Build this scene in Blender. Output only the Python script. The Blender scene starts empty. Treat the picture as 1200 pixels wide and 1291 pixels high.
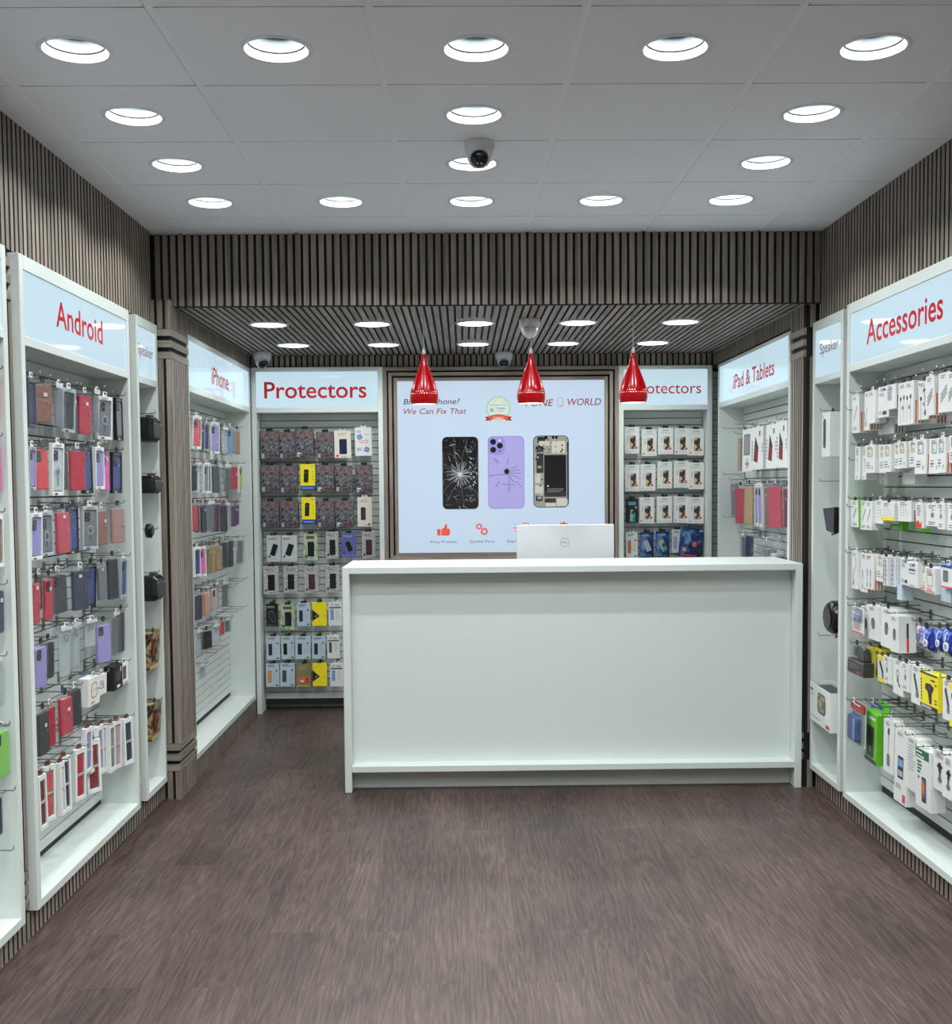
import bpy, math, random
from mathutils import Vector, Matrix
scene=bpy.context.scene
COL=scene.collection
RN=random.Random(11)
PI=math.pi
# ------------------------------------------------------------------ materials
def lin(c):
    r=[]
    for v in c:
        v=v/255.0
        r.append(v/12.92 if v<=.04045 else ((v+.055)/1.055)**2.4)
    return (r[0],r[1],r[2],1)
PAL={'white':(226,228,226),'offwhite':(214,214,208),'cream':(222,218,204),'pale':(198,206,206),'silver':(170,176,180),'smoke':(112,116,120),'grey':(140,142,144),
'charcoal':(52,52,56),'black':(22,22,25),'slate':(72,80,94),'navy':(34,42,74),'blue':(44,66,130),'sky':(120,160,205),'ice':(186,202,212),'indigo':(90,98,170),
'lilac':(158,148,208),'mauve':(128,104,140),'purple':(96,52,112),'plum':(74,40,62),'pink':(236,92,170),'coral':(214,86,92),'rose':(194,58,74),'crimson':(190,34,58),
'red':(214,44,52),'maroon':(110,34,44),'wine':(140,28,40),'blush':(206,170,172),'brown':(140,92,76),'rosebrown':(166,124,118),'tan':(170,140,110),'gold':(190,160,112),
'mustard':(196,152,64),'olive':(128,124,84),'orange':(212,112,66),'peach':(214,160,130),'green':(136,206,92),'lime':(186,206,96),'vivid':(104,190,48),'yellow':(244,226,30),
'beige':(196,182,148),'dgreen':(22,112,66),'royal':(34,60,170),'copper':(110,66,46),'teal':(80,150,160),'ocean':(70,150,160),'violet':(72,66,120),'sunset':(214,120,70),
'speck':(120,112,118),'holo':(170,180,150),'ink':(60,62,68),'lineg':(120,122,126),'redlab':(196,50,56),'hole':(8,8,9),'steel':(120,122,122),'paleblue':(196,212,226)}
MATS={}
def base(name,col,rough=.45,metal=0,spec=.5,emit=None,es=0):
    m=bpy.data.materials.new(name);m.use_nodes=True
    b=m.node_tree.nodes['Principled BSDF']
    b.inputs['Base Color'].default_value=col;b.inputs['Roughness'].default_value=rough
    b.inputs['Metallic'].default_value=metal;b.inputs['Specular IOR Level'].default_value=spec
    if emit: b.inputs['Emission Color'].default_value=emit;b.inputs['Emission Strength'].default_value=es
    return m,m.node_tree,b
def nd(t,k,**kw):
    n=t.nodes.new(k)
    for a,v in kw.items(): setattr(n,a,v)
    return n
def ramp(t,stops):
    n=t.nodes.new('ShaderNodeValToRGB');e=n.color_ramp.elements
    while len(e)<len(stops): e.new(.5)
    for x,(p,c) in zip(e,stops): x.position=p;x.color=c
    return n
def coords(t,scale,rot=(0,0,0)):
    c=nd(t,'ShaderNodeTexCoord');mp=nd(t,'ShaderNodeMapping');mp.inputs['Scale'].default_value=scale;mp.inputs['Rotation'].default_value=rot
    t.links.new(c.outputs['Object'],mp.inputs['Vector']);return mp.outputs['Vector']
def M(name):
    if name in MATS: return MATS[name]
    f=SPECIAL.get(name)
    if f: m=f()
    else:
        key,_,suf=name.partition(':')
        m=base(name,lin(PAL[key]),{'':.42,'g':.16,'m':.6}[suf])[0]
    MATS[name]=m;return m
def m_wood(sc):
    def f():
        m,t,b=base('grey_brown_wood_slat',(.2,.16,.13,1),.55)
        v=coords(t,sc);n=nd(t,'ShaderNodeTexNoise');n.inputs['Scale'].default_value=1;n.inputs['Detail'].default_value=5;t.links.new(v,n.inputs['Vector'])
        g=nd(t,'ShaderNodeNewGeometry');r=ramp(t,[(.3,lin((114,105,96))),(.7,lin((158,147,135)))])
        mx=nd(t,'ShaderNodeMath',operation='MULTIPLY_ADD');mx.inputs[1].default_value=.22;t.links.new(g.outputs['Random Per Island'],mx.inputs[0])
        t.links.new(n.outputs['Fac'],mx.inputs[2]);s=nd(t,'ShaderNodeMath',operation='SUBTRACT');s.inputs[1].default_value=.11
        t.links.new(mx.outputs[0],s.inputs[0]);t.links.new(s.outputs[0],r.inputs['Fac']);t.links.new(r.outputs['Color'],b.inputs['Base Color']);return m
    return f
def m_floor():
    m,t,b=base('dark_wood_plank_vinyl',(.1,.08,.07,1),.42)
    v=coords(t,(1,1,1),(0,0,PI/2))
    br=nd(t,'ShaderNodeTexBrick');br.offset=.37;br.inputs['Scale'].default_value=1;br.inputs['Brick Width'].default_value=1.2;br.inputs['Row Height'].default_value=.18
    br.inputs['Mortar Size'].default_value=.0012;br.inputs['Color1'].default_value=(.2,.2,.2,1);br.inputs['Color2'].default_value=(.8,.8,.8,1);br.inputs['Mortar'].default_value=(.15,.15,.15,1)
    t.links.new(v,br.inputs['Vector'])
    L=t.links.new
    def off(v,k):
        ad=nd(t,'ShaderNodeVectorMath',operation='ADD');sc=nd(t,'ShaderNodeVectorMath',operation='SCALE');sc.inputs['Scale'].default_value=k
        L(br.outputs['Color'],sc.inputs[0]);L(v,ad.inputs[0]);L(sc.outputs[0],ad.inputs[1]);return ad.outputs[0]
    def noise(v,det,ro,di):
        n=nd(t,'ShaderNodeTexNoise');n.inputs['Scale'].default_value=1;n.inputs['Detail'].default_value=det;n.inputs['Roughness'].default_value=ro;n.inputs['Distortion'].default_value=di;L(v,n.inputs['Vector']);return n.outputs['Fac']
    def mt(op,x,y=None,z=None):
        n=nd(t,'ShaderNodeMath',operation=op)
        for i,q in enumerate((x,y,z)):
            if q is None: continue
            if isinstance(q,(int,float)): n.inputs[i].default_value=q
            else: L(q,n.inputs[i])
        return n.outputs[0]
    low=noise(off(coords(t,(9,.62,1)),17),3,.5,.25)
    rings=mt('MULTIPLY_ADD',mt('SINE',mt('MULTIPLY',low,85)),.5,.5)
    fine=noise(off(coords(t,(150,7,1)),9),5,.65,.5);mid=noise(coords(t,(3,1.2,1)),3,.5,0)
    sx=nd(t,'ShaderNodeSeparateColor');L(br.outputs['Color'],sx.inputs[0])
    a=mt('MULTIPLY_ADD',rings,.075,mt('MULTIPLY_ADD',fine,.42,mt('MULTIPLY_ADD',mid,.28,mt('MULTIPLY',sx.outputs[0],.12))))
    r=ramp(t,[(.35,lin((54,42,39))),(.5,lin((86,70,65))),(.65,lin((116,99,92)))]);L(a,r.inputs['Fac']);L(r.outputs['Color'],b.inputs['Base Color'])
    bp=nd(t,'ShaderNodeBump');bp.inputs['Strength'].default_value=.12;bp.inputs['Distance'].default_value=.002;t.links.new(fine,bp.inputs['Height']);t.links.new(bp.outputs[0],b.inputs['Normal'])
    return m
def m_ceil():
    m,t,b=base('white_ceiling_tile',lin((242,246,254)),.7)
    n=nd(t,'ShaderNodeTexNoise');n.inputs['Scale'].default_value=180;n.inputs['Detail'].default_value=2;t.links.new(coords(t,(1,1,1)),n.inputs['Vector'])
    bp=nd(t,'ShaderNodeBump');bp.inputs['Strength'].default_value=.06;bp.inputs['Distance'].default_value=.002;t.links.new(n.outputs['Fac'],bp.inputs['Height']);t.links.new(bp.outputs[0],b.inputs['Normal']);return m
def m_lam():
    m,t,b=base('white_laminate',lin((213,220,217)),.38)
    n=nd(t,'ShaderNodeTexNoise');n.inputs['Scale'].default_value=90;n.inputs['Detail'].default_value=2;t.links.new(coords(t,(1,1,1)),n.inputs['Vector'])
    bp=nd(t,'ShaderNodeBump');bp.inputs['Strength'].default_value=.02;bp.inputs['Distance'].default_value=.001;t.links.new(n.outputs['Fac'],bp.inputs['Height']);t.links.new(bp.outputs[0],b.inputs['Normal']);return m
def m_plastic():
    m=bpy.data.materials.new('clear_plastic_film');m.use_nodes=True;t=m.node_tree
    for n in list(t.nodes): t.nodes.remove(n)
    o=nd(t,'ShaderNodeOutputMaterial');tr=nd(t,'ShaderNodeBsdfTransparent');tr.inputs[0].default_value=(.95,.96,.97,1)
    g=nd(t,'ShaderNodeBsdfGlossy');g.inputs['Color'].default_value=(.95,.97,1,1);g.inputs['Roughness'].default_value=.16
    n=nd(t,'ShaderNodeTexNoise');n.inputs['Scale'].default_value=38;n.inputs['Detail'].default_value=3;n.inputs['Distortion'].default_value=1.5;t.links.new(coords(t,(1,1,1)),n.inputs['Vector'])
    bp=nd(t,'ShaderNodeBump');bp.inputs['Strength'].default_value=.7;bp.inputs['Distance'].default_value=.01;t.links.new(n.outputs['Fac'],bp.inputs['Height']);t.links.new(bp.outputs[0],g.inputs['Normal'])
    mx=nd(t,'ShaderNodeMixShader');mx.inputs[0].default_value=.11
    t.links.new(tr.outputs[0],mx.inputs[1]);t.links.new(g.outputs[0],mx.inputs[2]);t.links.new(mx.outputs[0],o.inputs[0]);return m
def m_noise(name,stops,scale,det=4,dist=0.,rough=.3):
    def f():
        m,t,b=base(name,(.5,.5,.5,1),rough)
        n=nd(t,'ShaderNodeTexNoise');n.inputs['Scale'].default_value=scale;n.inputs['Detail'].default_value=det;n.inputs['Distortion'].default_value=dist;t.links.new(coords(t,(1,1,1)),n.inputs['Vector'])
        r=ramp(t,[(p,lin(c)) for p,c in stops]);t.links.new(n.outputs['Fac'],r.inputs['Fac']);t.links.new(r.outputs['Color'],b.inputs['Base Color']);return m
    return f
def m_emit(name,c,s):
    def f():
        m,t,b=base(name,c,.3,0,.5,c,s);return m
    return f
LIT=.82
def m_print(c,s=None,rough=.12):
    # ink on a backlit translucent face: glows in its own colour
    def f():
        l=lin(c);m,t,b=base('backlit_ink_%d_%d_%d'%c,(l[0]*.2,l[1]*.2,l[2]*.2,1),rough,0,.5,l,s or LIT);return m
    return f
def m_shade():
    m=bpy.data.materials.new('red_perforated_enamel');m.use_nodes=True;t=m.node_tree;b=t.nodes['Principled BSDF'];L=t.links.new
    b.inputs['Roughness'].default_value=.2;b.inputs['Specular IOR Level'].default_value=.35
    g=nd(t,'ShaderNodeNewGeometry');mc=nd(t,'ShaderNodeMix',data_type='RGBA');mc.inputs[6].default_value=lin((176,4,16));mc.inputs[7].default_value=lin((235,228,220))
    L(g.outputs['Backfacing'],mc.inputs[0]);L(mc.outputs[2],b.inputs['Base Color'])
    c=nd(t,'ShaderNodeTexCoord');s=nd(t,'ShaderNodeSeparateXYZ');L(c.outputs['Object'],s.inputs[0])
    a=nd(t,'ShaderNodeMath',operation='ARCTAN2');L(s.outputs[1],a.inputs[0]);L(s.outputs[0],a.inputs[1])
    def mt(op,x,y=None,z=None):
        n=nd(t,'ShaderNodeMath',operation=op)
        for i,q in enumerate((x,y,z)):
            if q is None: continue
            if isinstance(q,(int,float)): n.inputs[i].default_value=q
            else: L(q,n.inputs[i])
        return n.outputs[0]
    u=mt('MULTIPLY',a.outputs[0],35/(2*PI));v=mt('DIVIDE',mt('SUBTRACT',s.outputs[2],.048),.0115)
    row=mt('FLOOR',v);u2=mt('ADD',u,mt('MULTIPLY',row,.5))
    fu=mt('SUBTRACT',mt('FRACT',u2),.5);fv=mt('SUBTRACT',mt('FRACT',v),.5)
    d=mt('SQRT',mt('ADD',mt('MULTIPLY',fu,fu),mt('MULTIPLY',fv,fv)))
    # garland of holes: five swags round the belly
    sw=mt('ABSOLUTE',mt('SINE',mt('MULTIPLY',a.outputs[0],2.5)));lim=mt('MULTIPLY_ADD',sw,1.7,.3)
    inb=mt('MULTIPLY',mt('GREATER_THAN',v,0),mt('LESS_THAN',v,lim))
    hole=mt('MULTIPLY',mt('LESS_THAN',d,.15),inb)
    o=[n for n in t.nodes if n.type=='OUTPUT_MATERIAL'][0];tr=nd(t,'ShaderNodeBsdfTransparent');mx=nd(t,'ShaderNodeMixShader')
    L(hole,mx.inputs[0]);L(b.outputs[0],mx.inputs[1]);L(tr.outputs[0],mx.inputs[2]);L(mx.outputs[0],o.inputs[0]);return m
SPECIAL={
'woodz':m_wood((60,60,3)),'woody':m_wood((60,3,60)),'woodx':m_wood((3,60,60)),'floor':m_floor,'ceil':m_ceil,'lam':m_lam,'film':m_plastic,'shade':m_shade,
'slatback':lambda:base('black_slat_backing',(.008,.008,.009,1),.8)[0],
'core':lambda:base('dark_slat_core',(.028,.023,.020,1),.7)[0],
'groove':lambda:base('dark_groove',(.015,.016,.016,1),.7)[0],
'board':lambda:base('white_slat_board',lin((208,215,212)),.4)[0],
'tbar':lambda:base('white_grid_bar',lin((244,248,255)),.5)[0],
'gap':lambda:base('dark_tile_gap',(.08,.08,.085,1),.8)[0],
'plain':lambda:base('plain_plaster',lin((228,228,226)),.8)[0],
'chrome':lambda:base('brushed_hook_wire',(.32,.32,.32,1),.35,1)[0],
'trimw':lambda:base('white_light_trim',lin((238,243,252)),.35)[0],
'trimg':lambda:base('grey_light_trim',lin((170,172,174)),.3,.6)[0],
'reflector':lambda:base('darkened_lower_reflector',(.09,.095,.096,1),.4,0,.1)[0],'reflector2':lambda:base('dimmer_painted_upper_reflector',(.045,.052,.054,1),.4,0,.1)[0],'reflector3':lambda:base('darkened_reflector_groove',(.010,.011,.012,1),.6,0,.05)[0],  # reflector colours darkened so lamp glare leaves rings; upper dimness painted in
'lamp':m_emit('glowing_lamp',(.95,1,1,1),7),'lens':m_emit('dim_prismatic_lens',(.86,.96,.97,1),.8),
'disc':m_emit('glowing_diffuser',(.97,1,.985,1),5),
'bulb':m_emit('warm_glowing_bulb',(1,.93,.82,1),3),
'sign':lambda:base('backlit_sign_face',(.10,.12,.14,1),.05,0,.42,lin((200,227,240)),.81)[0],
'poster':lambda:base('backlit_poster_face',(.10,.12,.14,1),.12,0,.4,lin((197,216,237)),.82)[0],
'signred':lambda:base('red_sign_letters',lin((176,14,28)),.35,0,.4,lin((200,24,40)),.16)[0],
'signdark':lambda:base('dark_red_sign_letters',lin((120,10,24)),.35,0,.4,lin((120,10,24)),.1)[0],
'redcord':lambda:base('white_cord',lin((215,210,205)),.5)[0],
'camwhite':lambda:base('white_camera_shell',lin((214,216,220)),.35)[0],
'camblack':lambda:base('black_camera_glass',(.006,.006,.008,1),.08)[0],
'art':m_noise('grey_comic_print',[(.32,(20,20,24)),(.45,(66,64,70)),(.56,(128,128,134)),(.68,(36,34,38))],34,6,2.2),
'artred':m_noise('red_comic_heading',[(.38,(62,58,64)),(.48,(146,96,100)),(.55,(128,126,130)),(.66,(140,72,78))],60,3,1.5),
'speckle':m_noise('speckled_print',[(.38,(84,80,86)),(.48,(168,164,168)),(.58,(222,220,220))],150,2),
'holog':m_noise('iridescent_print',[(.35,(206,200,180)),(.45,(90,170,120)),(.55,(214,190,140)),(.65,(160,190,200))],14,1,1),
'navyart':m_noise('navy_blue_glow',[(.4,(18,30,70)),(.55,(30,60,120)),(.68,(110,150,190))],9,2,.5,.12),
'bronze':m_noise('brown_gold_print',[(.4,(46,30,22)),(.5,(120,96,60)),(.6,(176,160,110)),(.7,(110,70,60))],22,3,.8,.25),
'goldph':m_noise('golden_screen',[(.38,(66,50,42)),(.5,(190,156,112)),(.58,(236,222,196)),(.68,(120,92,70))],26,0,.2,.2),
'sunph':m_noise('sunset_screen',[(.38,(70,80,140)),(.5,(120,100,130)),(.58,(224,130,60))],10,0,.2,.2),
'tealph':m_noise('teal_screen',[(.4,(30,60,90)),(.5,(90,190,180)),(.6,(206,170,110))],12,1,.4,.2),
'sachet':m_noise('royal_blue_foil',[(.42,(24,36,120)),(.52,(40,70,180)),(.66,(190,205,235))],24,3,1,.15),
'stripes':m_noise('lilac_foil',[(.42,(90,84,140)),(.52,(170,160,190)),(.66,(224,222,232))],40,2,1,.2),
'board_int':m_noise('circuit_metal',[(.35,(60,60,58)),(.5,(150,150,138)),(.62,(206,206,192))],26,2,.2,.3),
}
# ------------------------------------------------------------------ mesh building
def outline(cx,cz,w,h,r,n=4):
    r=min(r,w/2-1e-4,h/2-1e-4);P=[]
    for k,(sx,sz) in enumerate(((1,-1),(1,1),(-1,1),(-1,-1))):
        for j in range(n+1):
            a=-PI/2+k*PI/2+j*PI/2/n
            P.append((cx+sx*(w/2-r)+r*math.cos(a),cz+sz*(h/2-r)+r*math.sin(a)))
    return P
class MB:
    def __init__(s): s.v=[];s.f=[];s.i=[];s.sm=[];s.mats=[]
    def mi(s,m):
        if m not in s.mats: s.mats.append(m)
        return s.mats.index(m)
    def add(s,vs,fs,m,sm=False):
        o=len(s.v);s.v+=vs;k=s.mi(m)
        for f in fs: s.f.append(tuple(o+q for q in f));s.i.append(k);s.sm.append(sm)
        return s
    def box(s,x0,x1,y0,y1,z0,z1,m,b=0,side=None,top=None):
        if b<=0:
            vs=[(x,y,z) for x in (x0,x1) for y in (y0,y1) for z in (z0,z1)]
            F=[[(0,4,5,1)],[(3,7,6,2)],[(0,1,3,2),(4,6,7,5)],[(1,5,7,3),(0,2,6,4)]]
            o=len(s.v);s.v+=vs
            for fs,mm in zip(F,(m,m,side or m,top or side or m)):
                k=s.mi(mm)
                for f in fs: s.f.append(tuple(o+q for q in f));s.i.append(k);s.sm.append(False)
            return s
        vs=[];ix={}
        for X in (0,1):
            for Y in (0,1):
                for Z in (0,1):
                    p=[(x0,x1)[X],(y0,y1)[Y],(z0,z1)[Z]];d=[b*(1-2*X),b*(1-2*Y),b*(1-2*Z)]
                    for a in range(3):
                        q=list(p)
                        for e in range(3):
                            if e!=a: q[e]+=d[e]
                        ix[X,Y,Z,a]=len(vs);vs.append(tuple(q))
        fs=[];c=Vector(((x0+x1)/2,(y0+y1)/2,(z0+z1)/2))
        def face(l):
            n=(Vector(vs[l[1]])-Vector(vs[l[0]])).cross(Vector(vs[l[2]])-Vector(vs[l[0]]))
            ce=sum((Vector(vs[q]) for q in l),Vector())/len(l)
            fs.append(tuple(l) if n.dot(ce-c)>0 else tuple(reversed(l)))
        for a in range(3):
            for S in (0,1):
                u,w=[e for e in range(3) if e!=a];l=[]
                for U,W in ((0,0),(1,0),(1,1),(0,1)):
                    k=[0,0,0];k[a]=S;k[u]=U;k[w]=W;l.append(ix[k[0],k[1],k[2],a])
                face(l)
        for a in range(3):
            u,w=[e for e in range(3) if e!=a]
            for U in (0,1):
                for W in (0,1):
                    l=[]
                    for S,e in ((0,u),(1,u),(1,w),(0,w)):
                        k=[0,0,0];k[a]=S;k[u]=U;k[w]=W;l.append(ix[k[0],k[1],k[2],e])
                    face(l)
        for X in (0,1):
            for Y in (0,1):
                for Z in (0,1): face([ix[X,Y,Z,0],ix[X,Y,Z,1],ix[X,Y,Z,2]])
        return s.add(vs,fs,m)
    def slab(s,cx,cz,w,h,y0,y1,r,m,bev=0,n=4,front=None):
        L=[]
        if bev>0: L=[(outline(cx,cz,w-2*bev,h-2*bev,max(r-bev,.0005),n),y0),(outline(cx,cz,w,h,r,n),y0+bev),(outline(cx,cz,w,h,r,n),y1)]
        else: L=[(outline(cx,cz,w,h,r,n),y0),(outline(cx,cz,w,h,r,n),y1)]
        N=len(L[0][0]);vs=[(x,y,z) for P,y in L for x,z in P];fs=[]
        for k in range(len(L)-1):
            for j in range(N): a,b2=k*N+j,k*N+(j+1)%N;fs.append((b2,a,a+N,b2+N))
        fs.append(tuple(reversed(range((len(L)-1)*N,len(L)*N))))
        s.add(vs,fs,m);o=len(s.v)-len(vs)
        s.f.append(tuple(o+q for q in range(N)));s.i.append(s.mi(front or m));s.sm.append(False);return s
    def poly(s,P,y,m): return s.add([(x,y,z) for x,z in P],[tuple(range(len(P)))],m)
    def rect(s,x0,x1,z0,z1,y,m): return s.poly([(x0,z0),(x1,z0),(x1,z1),(x0,z1)],y,m)
    def rr(s,cx,cz,w,h,r,y,m,rot=0):
        P=outline(0,0,w,h,r,3);c,q=math.cos(rot),math.sin(rot)
        return s.poly([(cx+x*c-z*q,cz+x*q+z*c) for x,z in P],y,m)
    def ell(s,cx,cz,rx,rz,y,m,n=18,rot=0):
        c,q=math.cos(rot),math.sin(rot);P=[]
        for k in range(n):
            a=2*PI*k/n;x,z=rx*math.cos(a),rz*math.sin(a);P.append((cx+x*c-z*q,cz+x*q+z*c))
        return s.poly(P,y,m)
    def ring(s,cx,cz,r0,r1,y,m,n=20,a0=0,a1=2*PI):
        vs=[];fs=[]
        for k in range(n+1):
            a=a0+(a1-a0)*k/n
            for r in (r0,r1): vs.append((cx+r*math.cos(a),y,cz+r*math.sin(a)))
        for k in range(n): fs.append((2*k,2*k+1,2*k+3,2*k+2))
        return s.add(vs,fs,m)
    def ribbon(s,P,w,y,m):
        vs=[];n=len(P)
        for k in range(n):
            a=Vector(P[max(k-1,0)]);b=Vector(P[min(k+1,n-1)]);d=(b-a).normalized();q=(-d.y*w/2,d.x*w/2)
            vs+=[(P[k][0]-q[0],y,P[k][1]-q[1]),(P[k][0]+q[0],y,P[k][1]+q[1])]
        return s.add(vs,[(2*k,2*k+2,2*k+3,2*k+1) for k in range(n-1)],m)
    def tube(s,P,r,m,n=6):
        P=[Vector(p) for p in P];vs=[];N=len(P)
        up=Vector((0,0,1))
        for k in range(N):
            d=(P[min(k+1,N-1)]-P[max(k-1,0)]).normalized();a=d.cross(up)
            if a.length<.05: a=d.cross(Vector((0,1,0)) if abs(d.y)<.9 else Vector((1,0,0)))
            a.normalize();b=a.cross(d)
            for j in range(n):
                t=2*PI*j/n;vs.append(tuple(P[k]+a*(r*math.cos(t))+b*(r*math.sin(t))))
        fs=[(k*n+j,k*n+(j+1)%n,(k+1)*n+(j+1)%n,(k+1)*n+j) for k in range(N-1) for j in range(n)]
        fs+=[tuple(reversed(range(n))),tuple(range((N-1)*n,N*n))]
        return s.add(vs,fs,m,True)
    def lathe(s,prof,m,n=32,c=(0,0,0),caps=True,ax=None,sm=True):
        # prof: (radius, height) from one end to the other; faces outward when height rises
        vs=[];fs=[];N=len(prof)
        R=Vector((0,0,1)).rotation_difference(Vector(ax)).to_matrix() if ax else None
        for r,z in prof:
            for j in range(n):
                t=2*PI*j/n;p=Vector((r*math.cos(t),r*math.sin(t),z))
                if R: p=R@p
                vs.append((p.x+c[0],p.y+c[1],p.z+c[2]))
        for k in range(N-1):
            for j in range(n): fs.append((k*n+j,k*n+(j+1)%n,(k+1)*n+(j+1)%n,(k+1)*n+j))
        if caps: fs+=[tuple(reversed(range(n))),tuple(range((N-1)*n,N*n))]
        return s.add(vs,fs,m,sm)
    def build(s,name,parent=None,loc=None):
        me=bpy.data.meshes.new(name);me.from_pydata(s.v,[],s.f)
        for m in s.mats: me.materials.append(M(m))
        me.polygons.foreach_set('material_index',s.i);me.polygons.foreach_set('use_smooth',s.sm);me.update()
        return link(name,me,parent,loc)
def link(name,me,parent=None,loc=None):
    o=bpy.data.objects.new(name,me);COL.objects.link(o)
    if parent: o.parent=parent
    if loc: o.location=loc
    return o
def tag(o,label=None,cat=None,group=None,kind=None):
    if label: o['label']=label
    if cat: o['category']=cat
    if group: o['group']=group
    if kind: o['kind']=kind
    return o
def empty(name,loc=(0,0,0),rz=0):
    o=bpy.data.objects.new(name,None);COL.objects.link(o);o.location=loc;o.rotation_euler=(0,0,rz);o.empty_display_size=.05;return o
def struct(mb,name): return tag(mb.build(name),kind='structure')
def lettering(txt,x0,x1,zb,cap,y,mat,parent=None,name='lettering',shear=0,bold=.012,ext=.0008,height=None):
    """words as a mesh in the X-Z plane facing -Y, stretched to run from x0 to x1 on baseline zb with capitals cap high"""
    cu=bpy.data.curves.new('t','FONT');cu.body=txt;cu.size=1;cu.offset=bold;cu.shear=shear;cu.extrude=0;cu.resolution_u=4
    ob=bpy.data.objects.new('t',cu);COL.objects.link(ob)
    dg=bpy.context.evaluated_depsgraph_get();me=bpy.data.meshes.new_from_object(ob.evaluated_get(dg))
    bpy.data.objects.remove(ob);bpy.data.curves.remove(cu)
    xs=[v.co.x for v in me.vertices];a,b=min(xs),max(xs);k=(x1-x0)/(b-a);q=cap/.684
    for v in me.vertices: v.co=Vector((x0+(v.co.x-a)*k,y,zb+v.co.y*q))
    me.name=name;me.materials.clear();me.materials.append(M(mat))
    return link(name,me,parent)
# ------------------------------------------------------------------ the room: x across, y away from the camera, z up, floor at 0
XL,XR=-1.585,1.885          # faces of the slat cladding
FL,FR=-1.555,1.848          # front planes of the wall cabinets
CZ=2.944;YB=5.90;YF=-1.6    # ceiling, bulkhead face, shop front behind the camera
AL,AR=-1.495,1.81           # alcove side planes
SZ=2.57;YA=8.04             # alcove soffit, cabinet front plane on the back wall
b=MB();b.box(-1.85,2.15,YF-.1,8.4,-.1,0,'floor');struct(b,'floor')
# ceiling: square tiles with round holes for the lamps, hung in a grid
LIGHTS=[(x,y) for y in (3.45,5.25) for x in (-1.145,-.545,.055,.655,1.255)]+[(x,y) for y in (4.05,4.65) for x in (-1.145,.055,1.255)]
SEEN=len(LIGHTS)
LIGHTS+=[(x,y) for y in (2.85,2.25,1.05,.45) for x in (-1.145,.055,1.255)]+[(x,y) for y in (1.65,-.15) for x in (-1.145,-.545,.055,.655,1.255)]+[(x,-.75) for x in (-1.145,.055,1.255)]  # unseen lamp rows added above and behind the camera to light the shop
b=MB();gx=[-1.60]+[-1.445+.6*k for k in range(6)]+[1.90]
gy=[y for y in [3.15-.6*k for k in range(8,-1,-1)]+[3.75+.6*k for k in range(4)]]+[YB+.02]
gy=[YF-.1]+[y for y in gy if y>YF]
HR=.094
for i in range(len(gx)-1):
    for j in range(len(gy)-1):
        x0=gx[i]+(.012 if i else 0);x1=gx[i+1]-(.012 if i<len(gx)-2 else 0);y0=gy[j]+.003;y1=gy[j+1]-.003
        hole=[p for p in LIGHTS if x0<p[0]<x1 and y0<p[1]<y1]
        if not hole: b.box(x0,x1,y0,y1,CZ,CZ+.012,'ceil');continue
        cx,cy=hole[0];n=32;vs=[];fs=[]
        for k in range(n):
            a=2*PI*k/n;c,s=math.cos(a),math.sin(a);t=min(((x1-cx) if c>0 else (cx-x0))/max(abs(c),1e-6),((y1-cy) if s>0 else (cy-y0))/max(abs(s),1e-6))
            vs+=[(cx+HR*c,cy+HR*s,CZ),(cx+t*c,cy+t*s,CZ),(cx+t*c,cy+t*s,CZ+.012)]
        for k in range(n):
            q=(k+1)%n;fs+=[(3*k,3*q,3*q+1,3*k+1),(3*k+1,3*q+1,3*q+2,3*k+2)]
        corners=[(x0,y0),(x1,y0),(x1,y1),(x0,y1)];b.add(vs,fs,'ceil')
        for X,Y in corners:   # fill the corner left between the two nearest spokes
            best=sorted(range(n),key=lambda k:(vs[3*k+1][0]-X)**2+(vs[3*k+1][1]-Y)**2)
            k1=best[0];cand=[(k1-1)%n,(k1+1)%n];k2=min(cand,key=lambda k:(vs[3*k+1][0]-X)**2+(vs[3*k+1][1]-Y)**2)
            P=[vs[3*k1+1],(X,Y,CZ),vs[3*k2+1]];cr=(P[1][0]-P[0][0])*(P[2][1]-P[0][1])-(P[1][1]-P[0][1])*(P[2][0]-P[0][0])
            b.add(P if cr<0 else P[::-1],[(0,1,2)],'ceil')
ceil=struct(b,'ceiling')
b=MB()
for x in gx[1:-1]: b.box(x-.012,x+.012,YF,YB,CZ+.003,CZ+.02,'tbar')
for y in gy[1:-1]: b.box(-1.6,1.9,y-.006,y+.006,CZ+.0045,CZ+.02,'gap')
b.build('ceiling_grid',ceil)
b=MB();b.box(-1.9,2.2,YF-.1,8.5,CZ+.14,CZ+.2,'plain');b.build('ceiling_slab',ceil)
# slat cladding
PITCH,SW,ST=.0402,.0272,.013
def slats_x(b,plane,s,y0,y1,z0,z1,mat='woodz',back=True):
    """vertical slats on a side wall; s=+1 faces +x"""
    n=int(round((y1-y0)/PITCH));p=(y1-y0)/max(n,1)
    for k in range(n):
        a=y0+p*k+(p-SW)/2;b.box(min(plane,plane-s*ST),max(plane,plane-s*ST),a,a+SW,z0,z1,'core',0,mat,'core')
    if back: b.box(min(plane-s*ST,plane-s*(ST+.006)),max(plane-s*ST,plane-s*(ST+.006)),y0,y1,z0,z1,'slatback')
def slats_y(b,plane,x0,x1,z0,z1,mat='woodz',n=None):
    """vertical slats on a wall facing the camera"""
    n=n or int(round((x1-x0)/PITCH));p=(x1-x0)/n
    for k in range(n):
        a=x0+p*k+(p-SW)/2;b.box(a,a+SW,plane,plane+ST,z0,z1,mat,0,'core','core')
    b.box(x0,x1,plane+ST,plane+ST+.006,z0,z1,'slatback')
CZ0,CZ1=.100,2.475           # wall cabinets from and to
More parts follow.
